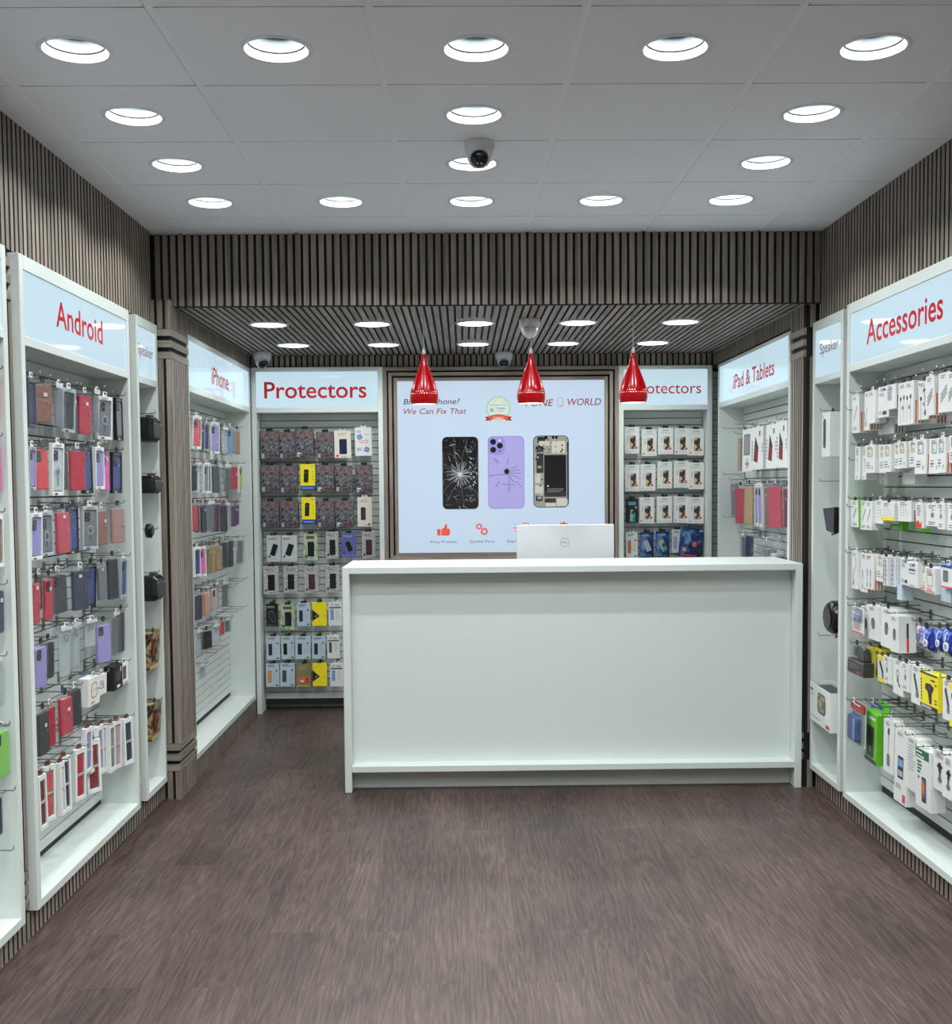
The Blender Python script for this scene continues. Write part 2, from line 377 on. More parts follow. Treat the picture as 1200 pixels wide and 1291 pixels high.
def side_wall(name,plane,s,cabs,yend,post):
    b=MB();slats_x(b,plane,s,YF,yend,CZ1,CZ)
    slats_x(b,plane,s,YF,yend,0,CZ0)
    e=YF
    for a,c in cabs+[(yend,yend)]:
        if a-e>.01:
            if a-e<.2:
                slats_x(b,plane,s,e,a,.26,2.29)
                for z in (2.300,2.358,2.416,.116,.170,.222): 
                    q=plane-s*.001;b.box(min(q,q-s*ST),max(q,q-s*ST),e,a,z,z+.030,'woody')
                q=plane-s*ST;b.box(min(q,q-s*.006),max(q,q-s*.006),e,a,CZ0,CZ1,'slatback')
            else: slats_x(b,plane,s,e,a,CZ0,CZ1)
        e=c
    b.box(min(plane-s*.24,plane-s*.26),max(plane-s*.24,plane-s*.26),YF,yend+.02,0,CZ,'slatback')  # unseen outer plane added to stop light leaks behind the cabinets
    return struct(b,name)
LC=[(2.60,3.91),(4.027,5.335),(5.45,5.822)]
RC=[(4.06,5.39),(5.445,5.915)]
side_wall('wall_left',XL,1,LC,5.84,0)
side_wall('wall_right',XR,-1,RC,5.93,0)
b=MB();slats_y(b,YB,XL,XR,SZ+.005,CZ);b.box(-1.8,2.1,YB+ST+.006,YB+.09,SZ+.03,CZ+.1,'slatback')
b.box(XL,XR,YB+.004,YB+.02,SZ+.001,SZ+.012,'slatback')
struct(b,'wall_bulkhead')
# slatted alcove soffit, slats running to the back
b=MB();n=int(round((1.86+1.55)/PITCH));
for k in range(n):
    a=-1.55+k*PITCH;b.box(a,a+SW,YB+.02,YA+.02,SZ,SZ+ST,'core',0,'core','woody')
b.box(-1.8,2.1,YB+.02,8.4,SZ+ST,SZ+ST+.02,'slatback');struct(b,'ceiling_alcove')
# slat clad pillars either side of the alcove mouth
def pillar(name,x0,x1,side,y0,y1,ztop):
    b=MB();s=1 if side=='L' else -1
    b.box(x0+.016 if s<0 else x0,x1-.016 if s>0 else x1,y0+.016,y1,0,ztop,'slatback')
    def band(z,h):
        if s>0: b.box(x0,x1,y0,y0+.02,z,z+h,'woodx')
        q=x1 if s>0 else x0;b.box(min(q,q-s*.02),max(q,q-s*.02),y0+.02,y1,z,z+h,'woody')
    for z in (2.30,2.358,2.416,.15,.205,.26): band(z,.034)
    q=x1 if s>0 else x0
    for z0,z1 in ((0,.148),(.296,2.298),(2.452,ztop)):
        w=.036
        for a in ((x1-.029,x1-.071,x1-.113) if s>0 else (x0+.030,)): b.box(a,a+.028,y0+.002,y0+.02,z0,z1,'woodz',0,'core' if s<0 or a<x1-.03 else None)
        n=int(round((y1-y0-.02)/PITCH));p=(y1-y0-.02)/n
        for k in range(n):
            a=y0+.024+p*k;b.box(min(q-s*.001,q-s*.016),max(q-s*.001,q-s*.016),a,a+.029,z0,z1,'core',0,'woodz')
    return struct(b,name)
pillar('wall_pillar_left',-1.60,-1.487,'L',5.835,6.20,2.60)
b=MB();x0=1.815
pillar('wall_pillar_right',AR,1.90,'R',5.93,6.19,2.60)
# alcove side walls: slats above and below the recessed cabinets
for nm,pl,s,y0,y1 in (('wall_alcove_left',AL,1,6.20,8.04),('wall_alcove_right',AR,-1,6.19,8.2)):
    b=MB();slats_x(b,pl-s*.004,s,y0,y1,CZ1+.006,SZ);slats_x(b,pl-s*.004,s,y0,y1,0,.112)
    b.box(min(pl-s*.24,pl-s*.26),max(pl-s*.24,pl-s*.26),YB,8.4,0,SZ+.1,'slatback');struct(b,nm)
b=MB();slats_y(b,YA+.03,AL,AR+.03,2.487,SZ);slats_y(b,YA+.05,-.555,1.12,0,1.05)
b.box(-1.8,2.1,8.30,8.34,0,SZ+.1,'plain');struct(b,'wall_back')
b=MB();b.box(-1.85,2.15,YF-.12,YF-.08,0,CZ+.15,'plain');struct(b,'wall_front')

# ------------------------------------------------------------------ display cabinets
def cabinet(name,label,cat,group,loc,rz,W,z0,z1,sz0,sz1,oz,words=None,fs=.035,slat=True,legs=False,depth=.19,frame_bottom=.033,panel_d=.17):
    """open white display unit with an illuminated sign box; local x runs along the front, y into the wall"""
    R=empty(name,loc,rz);tag(R,label,cat,group);B=.002
    zb=0 if legs else z0
    for x in (0,W-fs):
        MB().box(x,x+fs,0,depth,zb,z1,'lam',B).build('side_panel',R)
    MB().box(fs,W-fs,0,depth,sz1,z1,'lam',B).build('top_rail',R)
    MB().box(fs,W-fs,0,depth,oz,sz0,'lam',B).build('middle_rail',R)
    if not legs: MB().box(fs,W-fs,0,depth,z0,z0+frame_bottom,'lam',B).build('bottom_shelf',R)
    zt=oz;zc=(z0+frame_bottom) if not legs else z0
    b=MB()
    if slat:
        b.box(fs-.004,W-fs+.004,panel_d+.010,panel_d+.018,zc,zt,'groove')
        z=zt-.002
        while z-.0445>zc+.01:
            b.box(fs+.002,W-fs-.002,panel_d,panel_d+.010,z-.0445,z,'board',.0012);z-=.0497
        b.build('slat_panel',R)
    else:
        b.box(fs,W-fs,panel_d,panel_d+.015,zc,zt,'lam');b.build('back_panel',R)
    sg=MB().box(fs,W-fs,.006,.05,sz0,sz1,'sign').build('sign_panel',R)
    tag(sg,'glowing pale blue sign face')
    if words: lettering(words[0],words[1],words[2],words[3],words[4],.0045,'signdark' if words[0]=='Speaker' else 'signred',sg,bold=.012 if W>.8 else 0)
    return R
SB,ST1,OZ=2.180,2.414,2.146
cabinet('display_cabinet','white wall cabinet nearest the camera on the left, cut by the frame edge','cabinet','large wall cabinets',(FL,LC[0][0],0),PI/2,LC[0][1]-LC[0][0],CZ0,CZ1-.01,SB,ST1,OZ)
cabinet('display_cabinet','large white wall cabinet on the left hung with phone cases and watch straps','cabinet','large wall cabinets',(FL,LC[1][0],0),PI/2,LC[1][1]-LC[1][0],CZ0,2.467,SB,ST1,OZ,('Android',.365,.928,2.262,.098))
cabinet('display_cabinet','narrow white speaker cabinet on the left wall beside the slatted pillar','cabinet','narrow speaker cabinets',(FL,LC[2][0],0),PI/2,LC[2][1]-LC[2][0],CZ0,2.467,SB,ST1+.006,OZ,('Speaker',.027,.303,2.285,.052),slat=False,fs=.03)
cabinet('display_cabinet','large white wall cabinet with red Accessories sign on the right wall','cabinet','large wall cabinets',(FR,RC[0][1],0),-PI/2,RC[0][1]-RC[0][0],CZ0,CZ1+.005,SB+.01,ST1+.015,OZ+.01,('Accessories',.249,1.064,2.262,.106))
cabinet('display_cabinet','narrow white speaker cabinet on the right wall beyond the Accessories unit','cabinet','narrow speaker cabinets',(FR,RC[1][1],0),-PI/2,RC[1][1]-RC[1][0],.108,2.470,SB,ST1+.006,OZ,('Speaker',.107,.391,2.293,.054),slat=False)
A0,A1,AO=2.200,2.453,2.164
cabinet('display_cabinet','white recessed cabinet of slim phone cases in the left side of the alcove','cabinet','alcove cabinets',(AL,6.20,0),PI/2,8.03-6.20,.112,2.478,A0,A1-.005,AO,('iPhone',.622,1.104,2.262,.100))
cabinet('display_cabinet','white recessed cabinet with red tablets sign in the right side of the alcove','cabinet','alcove cabinets',(AR,7.93,0),-PI/2,7.93-6.19,.112,2.470,A0,A1-.005,AO,('iPad & Tablets',.43,1.41,2.262,.092))
cabinet('display_cabinet','white slat cabinet with large Protectors sign between alcove corner and poster','cabinet','alcove cabinets',(-1.492,YA,0),0,.935,.035,2.485,A0,A1,AO,('Protectors',.093,.819,2.268,.113),legs=True)
cabinet('display_cabinet','white slat cabinet whose Protectors sign is half hidden by a red pendant','cabinet','alcove cabinets',(1.126,YA,0),0,.669,.035,2.479,A0,A1,AO,('Protectors',.099,.590,2.281,.078),legs=True)
# the slotted end strip showing between the last two cabinets
b=MB();z=2.44
b.box(1.797,1.868,8.118,8.126,.05,2.47,'groove')
while z>.1: b.box(1.797,1.868,8.11,8.118,z-.0455,z,'board');z-=.0497
tag(b.build('slat_strip'),'narrow white slotted strip in the gap beside the alcove corner','wall strip')

# ------------------------------------------------------------------ counter
K=empty('reception_counter',(.585,6.2,0));tag(K,'long white reception counter with recessed front panel','counter')
def kb(n,x0,x1,y0,y1,z0,z1,m='lam',bv=.003): return MB().box(x0-.585,x1-.585,y0-6.2,y1-6.2,z0,z1,m,bv).build(n,K)
CX0,CX1,CY=-.637,1.806,5.915
kb('side_panel',CX0,CX0+.037,CY,6.48,0,1.208);kb('side_panel',CX1-.037,CX1,CY,6.48,0,1.208)
kb('counter_top',CX0+.037,CX1-.037,CY,6.48,1.171,1.208)
kb('front_panel',CX0+.037,CX1-.037,CY+.085,CY+.11,.108,1.171)
kb('bottom_shelf',CX0+.037,CX1-.037,CY+.004,CY+.10,.108,.145)
kb('kickboard',CX0+.037,CX1-.037,CY+.10,CY+.12,0,.108)
kb('work_surface',CX0+.037,CX1-.037,6.30,6.95,.86,.89)
kb('support_panel',-.1,-.06,6.35,6.93,0,.86);kb('support_panel',1.2,1.24,6.35,6.93,0,.86)

# ------------------------------------------------------------------ computer behind the counter
D=empty('computer_monitor',(.622,6.78,.89));tag(D,'white computer monitor seen from behind on the counter, round logo','monitor')
MB().slab(0,.338,.588,.335,-.03,-.012,.006,'camwhite',.004).build('rear_shell',D)
MB().box(-.290,.290,-.012,-.004,.172,.504,'camblack',.002).build('screen',D)
MB().box(-.03,.03,-.028,-.012,.0,.22,'camwhite',.004).build('stand_arm',D)
MB().box(-.11,.11,-.10,.08,0,.012,'camwhite',.004).build('stand_foot',D)
lg=MB().ring(-.005,.398,.0245,.027,-.0306,'lineg',32).build('logo_ring',D)
lettering('DELL',-.0225,.0125,.3925,.011,-.0307,'lineg',D,'logo_letters',bold=.01)

# ------------------------------------------------------------------ wood framed light box poster
P=empty('light_box_poster',(.285,YA,1.144));tag(P,'large illuminated repair poster with three phones in a slatted wooden frame','poster')
for k,(e,m) in enumerate(((.098,.026),(.060,.024),(.024,.024))):
    f=MB();x0,x1,z0,z1=-.742-e,.742+e,-e*.55,1.24+e
    y0=.0+.012*k
    for q in ((x0,x0+m,z0,z1,'woodz'),(x1-m,x1,z0,z1,'woodz'),(x0+m,x1-m,z1-m,z1,'woodx'),(x0+m,x1-m,z0,z0+m,'woodx')): f.box(q[0],q[1],y0,.05,q[2],q[3],q[4],.0012)
    f.build('frame_slat',P)
MB().box(-.84,.84,.05,.06,-.05,1.34,'slatback').build('frame_backing',P)
PP=MB().box(-.742,.742,.036,.050,0,1.24,'poster').build('poster_face',P);tag(PP,'glowing pale blue poster face')
S=.001465
def px(x): return -.742+(x-77)*S
def pz(y): return 1.24-(y-150)*.001471
PY=.0355
for k,(n,c) in enumerate({'p_dark':(58,56,72),'p_red':(150,52,60),'p_org':(222,88,62),'p_ink':(84,84,96),'p_black':(16,17,22),'p_crack':(196,200,204),'p_crack2':(120,124,132),'p_purple':(170,163,222),'p_purple2':(152,145,212),
   'p_navy':(34,34,60),'p_metal':(150,150,138),'p_metal2':(196,196,182),'p_batt':(46,50,56),'p_badge':(176,206,178),'p_badge2':(206,226,216),'p_star':(214,218,130),'p_white':(226,232,238),'p_green':(60,110,104)}.items()): SPECIAL[n]=m_print(c)
lettering('Broken Phone?',px(107),px(383),pz(262),.0385,PY,'p_dark',PP,shear=.22,bold=.004)
lettering('We Can Fix That',px(108),px(415),pz(309),.0385,PY,'p_red',PP,shear=.22,bold=.004)
lettering('FONE',px(704),px(841),pz(275),.047,PY,'p_red',PP,shear=.18,bold=.006)
lettering('WORLD',px(909),px(1074),pz(272),.047,PY,'p_red',PP,shear=.18,bold=.006)
for t,a,c in (('Price Promise',233,362),('Quality Parts',425,548),('Express Service',611,766)): lettering(t,px(a),px(c),pz(938.5),.0175,PY,'p_ink',PP,bold=0)
b=MB();cx,cz=px(874),pz(257)
for q in (outline(cx,cz,.038,.062,.009,3),): b.ribbon(q+[q[0]],.0022,PY,'p_red')
b.rect(cx-.008,cx+.008,cz-.024,cz-.021,PY,'p_red');b.build('logo_phone',PP)
# rosette badge
b=MB();cx,cz=px(571),pz(286);
P2=[]
for k in range(72):
    r=.092 if k%2 else .086;a=2*PI*k/72;P2.append((cx+r*math.cos(a),cz+r*math.sin(a)))
b.poly(P2,PY,'p_badge');b.ell(cx,cz,.076,.076,PY-.0002,'p_badge2',36)
for k in range(5):
    a=PI/2+(k-2)*.34;b.poly([(cx+.062*math.cos(a)+(.012 if j%2==0 else .005)*math.cos(PI/2+j*PI/5),cz+.062*math.sin(a)+(.012 if j%2==0 else .005)*math.sin(PI/2+j*PI/5)) for j in range(10)],PY-.0004,'p_star')
b.ring(cx-.047,cz-.010,.010,.014,PY-.0004,'p_green',16);b.ell(cx-.047,cz-.010,.005,.005,PY-.0004,'p_green',10)
for sx in (-1,1): b.poly([(cx+sx*.098,cz-.086),(cx+sx*.05,cz-.084),(cx+sx*.05,cz-.055),(cx+sx*.098,cz-.058),(cx+sx*.084,cz-.072)][::-sx],PY-.0004,'p_red')
arc=[(-.07+.014*k,-.052+.012*math.sin(PI*k/10)) for k in range(11)]
b.poly([(cx+x,cz+z-.030) for x,z in arc]+[(cx+x,cz+z) for x,z in arc[::-1]],PY-.0006,'p_org');b.build('badge',PP)
for t,w,z,c,m in (('Best Business of 2023',.062,.022,.008,'p_navy'),('ThreeBest',.038,-.003,.013,'p_navy'),('Rated',.022,-.020,.009,'p_green'),('Excellence',.036,-.068,.011,'p_white')):
    o=.018 if t in('ThreeBest','Rated') else 0;lettering(t,cx-w+o,cx+w+(o if o<.01 else .012),cz+z,c,PY-.0009,m,PP,bold=.004)
# three phones on the poster
rr=random.Random(5)
b=MB();cx,cz=px(382.5),pz(597.5);b.rr(cx,cz,.262,.522,.034,PY,'p_metal');b.rr(cx,cz,.256,.516,.032,PY-.0002,'p_black')
ix,iz=px(380),pz(604)
def crack(ix,iz,a,L,w,m,y,st=6):
    pts=[];x,z=ix,iz
    for k in range(st+1):
        pts.append((x,z));a2=a+rr.uniform(-.22,.22);x+=L/st*math.cos(a2);z+=L/st*math.sin(a2)
    pts=[(min(max(x,cx-.122),cx+.122),min(max(z,cz-.25),cz+.25)) for x,z in pts]
    b.ribbon(pts,w,y,m)
for k in range(34): crack(ix,iz,2*PI*k/34+rr.uniform(-.08,.08),rr.uniform(.05,.10),.0022,'p_crack',PY-.0004,3)
for k in range(16): crack(ix,iz,2*PI*k/16+rr.uniform(-.2,.2),rr.uniform(.14,.3),.0018,'p_crack2',PY-.0004)
for r in (.02,.04,.062): b.ring(ix,iz,r,r+.0016,PY-.0004,'p_crack2',18)
b.ell(ix,iz,.016,.016,PY-.0006,'p_crack',9)
for k in range(70):
    x=cx+rr.uniform(-.115,.115);z=cz+rr.choice((rr.uniform(.11,.24),rr.uniform(-.245,-.16),rr.uniform(-.15,.12)));a=rr.uniform(0,PI);L=rr.uniform(.01,.05)
    b.ribbon([(x-L*math.cos(a)/2,z-L*math.sin(a)/2),(x,z+rr.uniform(-.004,.004)),(x+L*math.cos(a)/2,z+L*math.sin(a)/2)],rr.choice((.001,.0016,.003)),PY-.0005,rr.choice(('p_crack','p_crack2','p_crack2')))
for k in range(26):
    x=cx+.11+rr.uniform(-.05,.012);z=cz+rr.uniform(-.12,.1);b.poly([(x,z),(x+rr.uniform(.004,.02),z+rr.uniform(-.006,.006)),(x+rr.uniform(0,.012),z+rr.uniform(.006,.014))],PY-.0005,rr.choice(('p_crack','p_crack2')))
b.build('cracked_phone_picture',PP)
b=MB();cx,cz=px(607),pz(596.5);b.rr(cx,cz,.262,.522,.036,PY,'p_purple2');b.rr(cx,cz,.250,.510,.032,PY-.0002,'p_purple')
b.rr(px(561),pz(468),.118,.125,.028,PY-.0003,'p_purple2')
for x,y in ((544,447),(544,486),(577,466)): b.ell(px(x),pz(y),.021,.021,PY-.0004,'p_black');b.ell(px(x),pz(y),.009,.009,PY-.0005,'p_navy')
b.ell(px(576),pz(440),.008,.008,PY-.0004,'p_white');b.ell(px(576),pz(491),.006,.006,PY-.0004,'p_navy')
jag=[(px(610)+(.027 if k%2 else .014)*math.cos(2*PI*k/22),pz(592)+(.030 if k%2 else .016)*math.sin(2*PI*k/22)) for k in range(22)];b.poly(jag,PY-.0004,'p_black')
for q in (((541,525),(564,552)),((553,525),(570,550)),((619,524),(612,557)),((522,613),(556,609),(600,605)),((552,670),(574,640)),((586,652),(623,656),(648,655)),((621,610),(622,655)),((622,612),(640,640),(660,645),(683,668)),((625,600),(680,600)),((628,590),(672,584)),((630,580),(660,565)),((630,607),(680,628)),((620,665),(618,690),(625,690),(626,668))):
    b.ribbon([(px(x),pz(y)) for x,y in q],.0026,PY-.0005,'p_navy')
b.build('purple_phone_picture',PP)
b=MB();cx,cz=px(827.5),pz(594);b.rr(cx,cz,.256,.516,.036,PY,'p_batt');b.rr(cx,cz,.246,.506,.032,PY-.0002,'p_metal')
def pr(x0,y0,x1,y1,m,d=.0004,r=.004): b.rr((px(x0)+px(x1))/2,(pz(y0)+pz(y1))/2,(x1-x0)*S,(y1-y0)*S,r,PY-d,m)
pr(793,512,902,718,'p_batt',.0006);pr(796,515,899,690,'p_black',.0008);pr(832,445,898,505,'p_metal2',.0006);pr(752,470,790,500,'p_batt',.0006);pr(756,505,790,600,'p_batt',.0006);pr(760,425,800,455,'p_batt',.0006)
pr(768,445,820,468,'p_metal2',.0007);pr(748,605,775,650,'p_metal2',.0006);pr(748,660,788,700,'p_metal2',.0006);pr(752,712,785,738,'p_batt',.0006);pr(795,725,850,745,'p_batt',.0006);pr(855,725,905,762,'p_metal2',.0006);pr(800,748,850,764,'p_metal2',.0006)
pr(906,450,913,730,'p_batt',.0006);pr(762,565,780,578,'p_metal',.0008);pr(760,715,780,728,'p_metal',.0008)
for x,y,r in ((803,428,9),(838,428,7),(854,428,7),(775,430,6),(812,664,4)): b.ell(px(x),pz(y),r*S,r*S,PY-.0009,'p_black' if r>5 else 'p_white',12)
for x0,x1,y in ((808,890,678),(808,885,685),(808,870,692)): b.ribbon([(px(x0),pz(y)),(px(x1),pz(y))],.003,PY-.001,'p_metal')
for k in range(40):
    x=rr.choice((rr.uniform(748,790),rr.uniform(790,910)));y=rr.uniform(430,505) if x>790 else rr.uniform(430,740);pr(x,y,x+rr.uniform(4,12),y+rr.uniform(3,9),rr.choice(('p_metal2','p_batt','p_black','p_metal')),.0009,.001)
b.build('open_phone_picture',PP)
# icons
def gear(b,cx,cz,r,m,teeth=8,hole=.45):
    n=teeth*4
    vs=[];fs=[]
    for k in range(n):
        a=2*PI*k/n;R_=r if k%4 in(0,1) else r*.78
        vs+=[(cx+r*hole*math.cos(a),PY,cz+r*hole*math.sin(a)),(cx+R_*math.cos(a),PY,cz+R_*math.sin(a))]
    for k in range(n): q=(k+1)%n;fs.append((2*k,2*k+1,2*q+1,2*q))
    b.add(vs,fs,m)
b=MB();gear(b,px(472),pz(859),.024,'p_org');gear(b,px(497),pz(884),.029,'p_org');b.build('gear_icon',PP)
b=MB();gear(b,px(888),pz(866),.040,'p_org',9,.5);b.build('repair_icon',PP)
b=MB();T=[(286,902),(286,872),(300,864),(306,846),(313,846),(316,868),(329,871),(329,896),(322,903)]
b.poly([(px(x),pz(y)) for x,y in T],PY,'p_org') if 0 else b.poly([(px(x),pz(y)) for x,y in T[::-1]][::1] if 0 else [(px(x),pz(y)) for x,y in (T[0],T[8],T[7],T[6],T[5],T[4],T[3],T[2],T[1])],PY,'p_org')
b.rect(px(265),px(283),pz(903),pz(870),PY,'p_org');b.ell(px(270),pz(897),.003,.003,PY-.0003,'p_white',8);b.build('thumbs_up_icon',PP)
b=MB();b.ring(px(700),pz(868),.032,.038,PY,'p_org',28);b.ribbon([(px(690),pz(872)),(px(712),pz(856))],.010,PY-.0002,'p_org')
for x0,x1,y in ((652,676,853),(640,672,868),(648,672,883)): b.ribbon([(px(x0),pz(y)),(px(x1),pz(y))],.006,PY,'p_org')
b.build('express_icon',PP)

# ------------------------------------------------------------------ lamps
def area(parent,r,z,power,spread):
    l=bpy.data.lights.new('lamp_light','AREA');l.shape='DISK';l.size=2*r;l.energy=power;l.spread=spread;l.color=(.95,1,1)
    o=bpy.data.objects.new('lamp_light',l);COL.objects.link(o);o.parent=parent;o.location=(0,0,z);return o
WHERE=['front row, outermost towards the phone case wall','front row, second from the phone case wall','front row, over the middle of the shop','front row, second from the accessories wall','front row, outermost towards the accessories wall',
'row by the bulkhead, outermost on the phone case side','row by the bulkhead, second from the phone case side','row by the bulkhead, in the middle','row by the bulkhead, second from the accessories side','row by the bulkhead, outermost on the accessories side',
'second row, on the phone case side','second row, just in front of the camera dome','second row, on the accessories side','third row, on the phone case side','third row, half hidden by the camera dome','third row, on the accessories side']
def downlight(x,y,label,proto=[None]):
    if proto[0] is None:
        t=MB().lathe([(.092,.006),(.093,-.001),(.097,-.004),(.106,-.004),(.1105,-.001),(.111,0)],'trimw',40,caps=False)
        r=MB().lathe([(.0935,0),(.088,.020)],'reflector',40,caps=False).lathe([(.088,.020),(.0845,.0205),(.0845,.023)],'reflector3',40,caps=False).lathe([(.0845,.023),(.078,.040),(.066,.062)],'reflector2',40,caps=False)
        r.i=[k for k in r.i];
        l=MB().lathe([(.0,.0595),(.066,.0600)],'lens',32,caps=False)
        u=MB().lathe([(.002,.0560),(.028,.0565),(.036,.0580),(.037,.0595)],'lamp',24,caps=False)
        proto[0]=[q.build(n).data for q,n in ((t,'trim_ring'),(r,'reflector'),(l,'lens'),(u,'bulb'))]
        for o in [o for o in COL.objects if o.type=='MESH' and o.data in proto[0]]: bpy.data.objects.remove(o)
    R=empty('ceiling_downlight',(x,y,CZ));tag(R,label,'ceiling light','recessed ceiling downlights')
    for n,me in zip(('trim_ring','reflector','lens','bulb'),proto[0]): link(n,me,R)
    area(R,.029,.054,MAINP,PI);return R
MAINP,ALCP=7.3,4.1
for k,(x,y) in enumerate(LIGHTS): downlight(x,y,'round recessed downlight, '+(WHERE[k] if k<SEEN else 'unseen, added above and behind the camera to light the shop'))
AW=['nearest the slim phone cases','second from the slim phone cases','in the middle','second from the tablet cabinet','nearest the tablet cabinet']
pr_=None
for r,(y,rn) in enumerate(((6.535,'front alcove row'),(7.48,'back alcove row'))):
    for k in range(5):
        x=-1.103+.594*k
        R=empty('alcove_downlight',(x,y,SZ));tag(R,'flat round light in the slatted soffit, %s, %s'%(rn,AW[k]),'ceiling light','flat lights in the slatted soffit')
        if pr_ is None:
            t=MB().lathe([(.098,-.0035),(.102,-.006),(.112,-.005),(.116,0),(.116,.002)],'trimg',40,caps=False).build('trim_ring',R)
            d=MB().lathe([(.0,-.0034),(.099,-.0033)],'disc',36,caps=False).build('diffuser',R);pr_=(t.data,d.data)
        else: link('trim_ring',pr_[0],R);link('diffuser',pr_[1],R)
        area(R,.095,-.0045,ALCP,math.radians(165))
# red pendants over the counter
prof=[(.0690,0),(.0745,.014),(.0770,.030),(.0772,.048),(.0750,.064),(.0705,.082),(.0640,.102),(.0560,.124),(.0480,.145),(.0400,.166),(.0310,.188),(.0230,.210),(.0175,.230),(.0132,.250),(.0108,.268)]
PN=['before the poster heading on the left','in the middle, before the shop name','before the right Protectors sign']
pd=None
for k,x in enumerate((-.200,.381,.937)):
    R=empty('pendant_lamp',(x,6.13,2.078));tag(R,'shiny red pear-shaped pendant lamp '+PN[k],'pendant lamp','red pendants over the counter')
    if pd is None:
        s=MB().lathe(prof,'shade',48,caps=False);r=MB().lathe([(.0695,.0005),(.0712,-.0015),(.0712,.0012)],'shade',48,caps=False)
        c=MB().lathe([(.0110,.266),(.0090,.282),(.004,.300)],'redcord',16);w=MB().tube([(0,0,.295),(0,0,2.585-2.078)],.0022,'redcord',8)
        u=MB().lathe([(.001,.030),(.016,.036),(.023,.052),(.020,.072),(.012,.088)],'bulb',20);h=MB().lathe([(.012,.086),(.012,.125)],'camwhite',16)
        pd=[(n,q.build(n,R).data) for n,q in (('shade',s),('rim',r),('cord_grip',c),('cord',w),('bulb',u),('socket',h))]
    else:
        for n,me in pd: link(n,me,R)
    l=bpy.data.lights.new('lamp_light','POINT');l.energy=.35;l.shadow_soft_size=.02;l.color=(1,.92,.82);o=bpy.data.objects.new('lamp_light',l);COL.objects.link(o);o.parent=R;o.location=(0,0,.020)
# turret cameras
def turret(x,y,z,label,aim,rz=0,s=1.):
    R=empty('security_camera',(x,y,z),rz);R.scale=(s,s,s);tag(R,label,'security camera','turret security cameras')
    MB().lathe([(.056,0),(.058,-.006),(.057,-.026),(.052,-.044),(.042,-.058)][::-1],'camwhite',32).build('base_shell',R)
    c=Vector((0,-.014,-.060));d=Vector(aim).normalized();r=.044
    MB().lathe([(r*math.sin(t*PI/14),-r*math.cos(t*PI/14)) for t in range(0,11)],'camwhite',28,c,caps=False,ax=d).build('eyeball',R)
    f=MB().lathe([(.0290,.0315),(.0300,.034),(.028,.0375),(.001,.039)],'camblack',28,c,caps=False,ax=d).build('lens_face',R)
    u=d.cross(Vector((1,0,0))).normalized()
    for k in (-1,1):
        p=c+d*.0386+Vector((k*.0075,0,0))+u*(.019 if u.z<0 else -.019);MB().lathe([(.0001,.001),(.0042,.0008),(.0045,-.002)][::-1],'silver',12,p,caps=False,ax=d).build('infrared_lamp',f)
    return R
turret(.078,4.37,CZ,'white turret camera on the tiled ceiling, black lens facing the door',(0,-.9,-.36),0,1.0)
turret(-1.375,7.86,SZ,'white turret camera in the far corner above the Protectors cabinet',(.35,-.6,-.62),0,1.08)
turret(.305,7.95,SZ-.0,'white turret camera on the soffit above the poster frame',(-.05,-.75,-.6),0,1.08)
turret(.39,6.40,SZ,'white turret camera at the front of the slatted soffit, facing away',(-.5,.6,-.45),0,1.05)

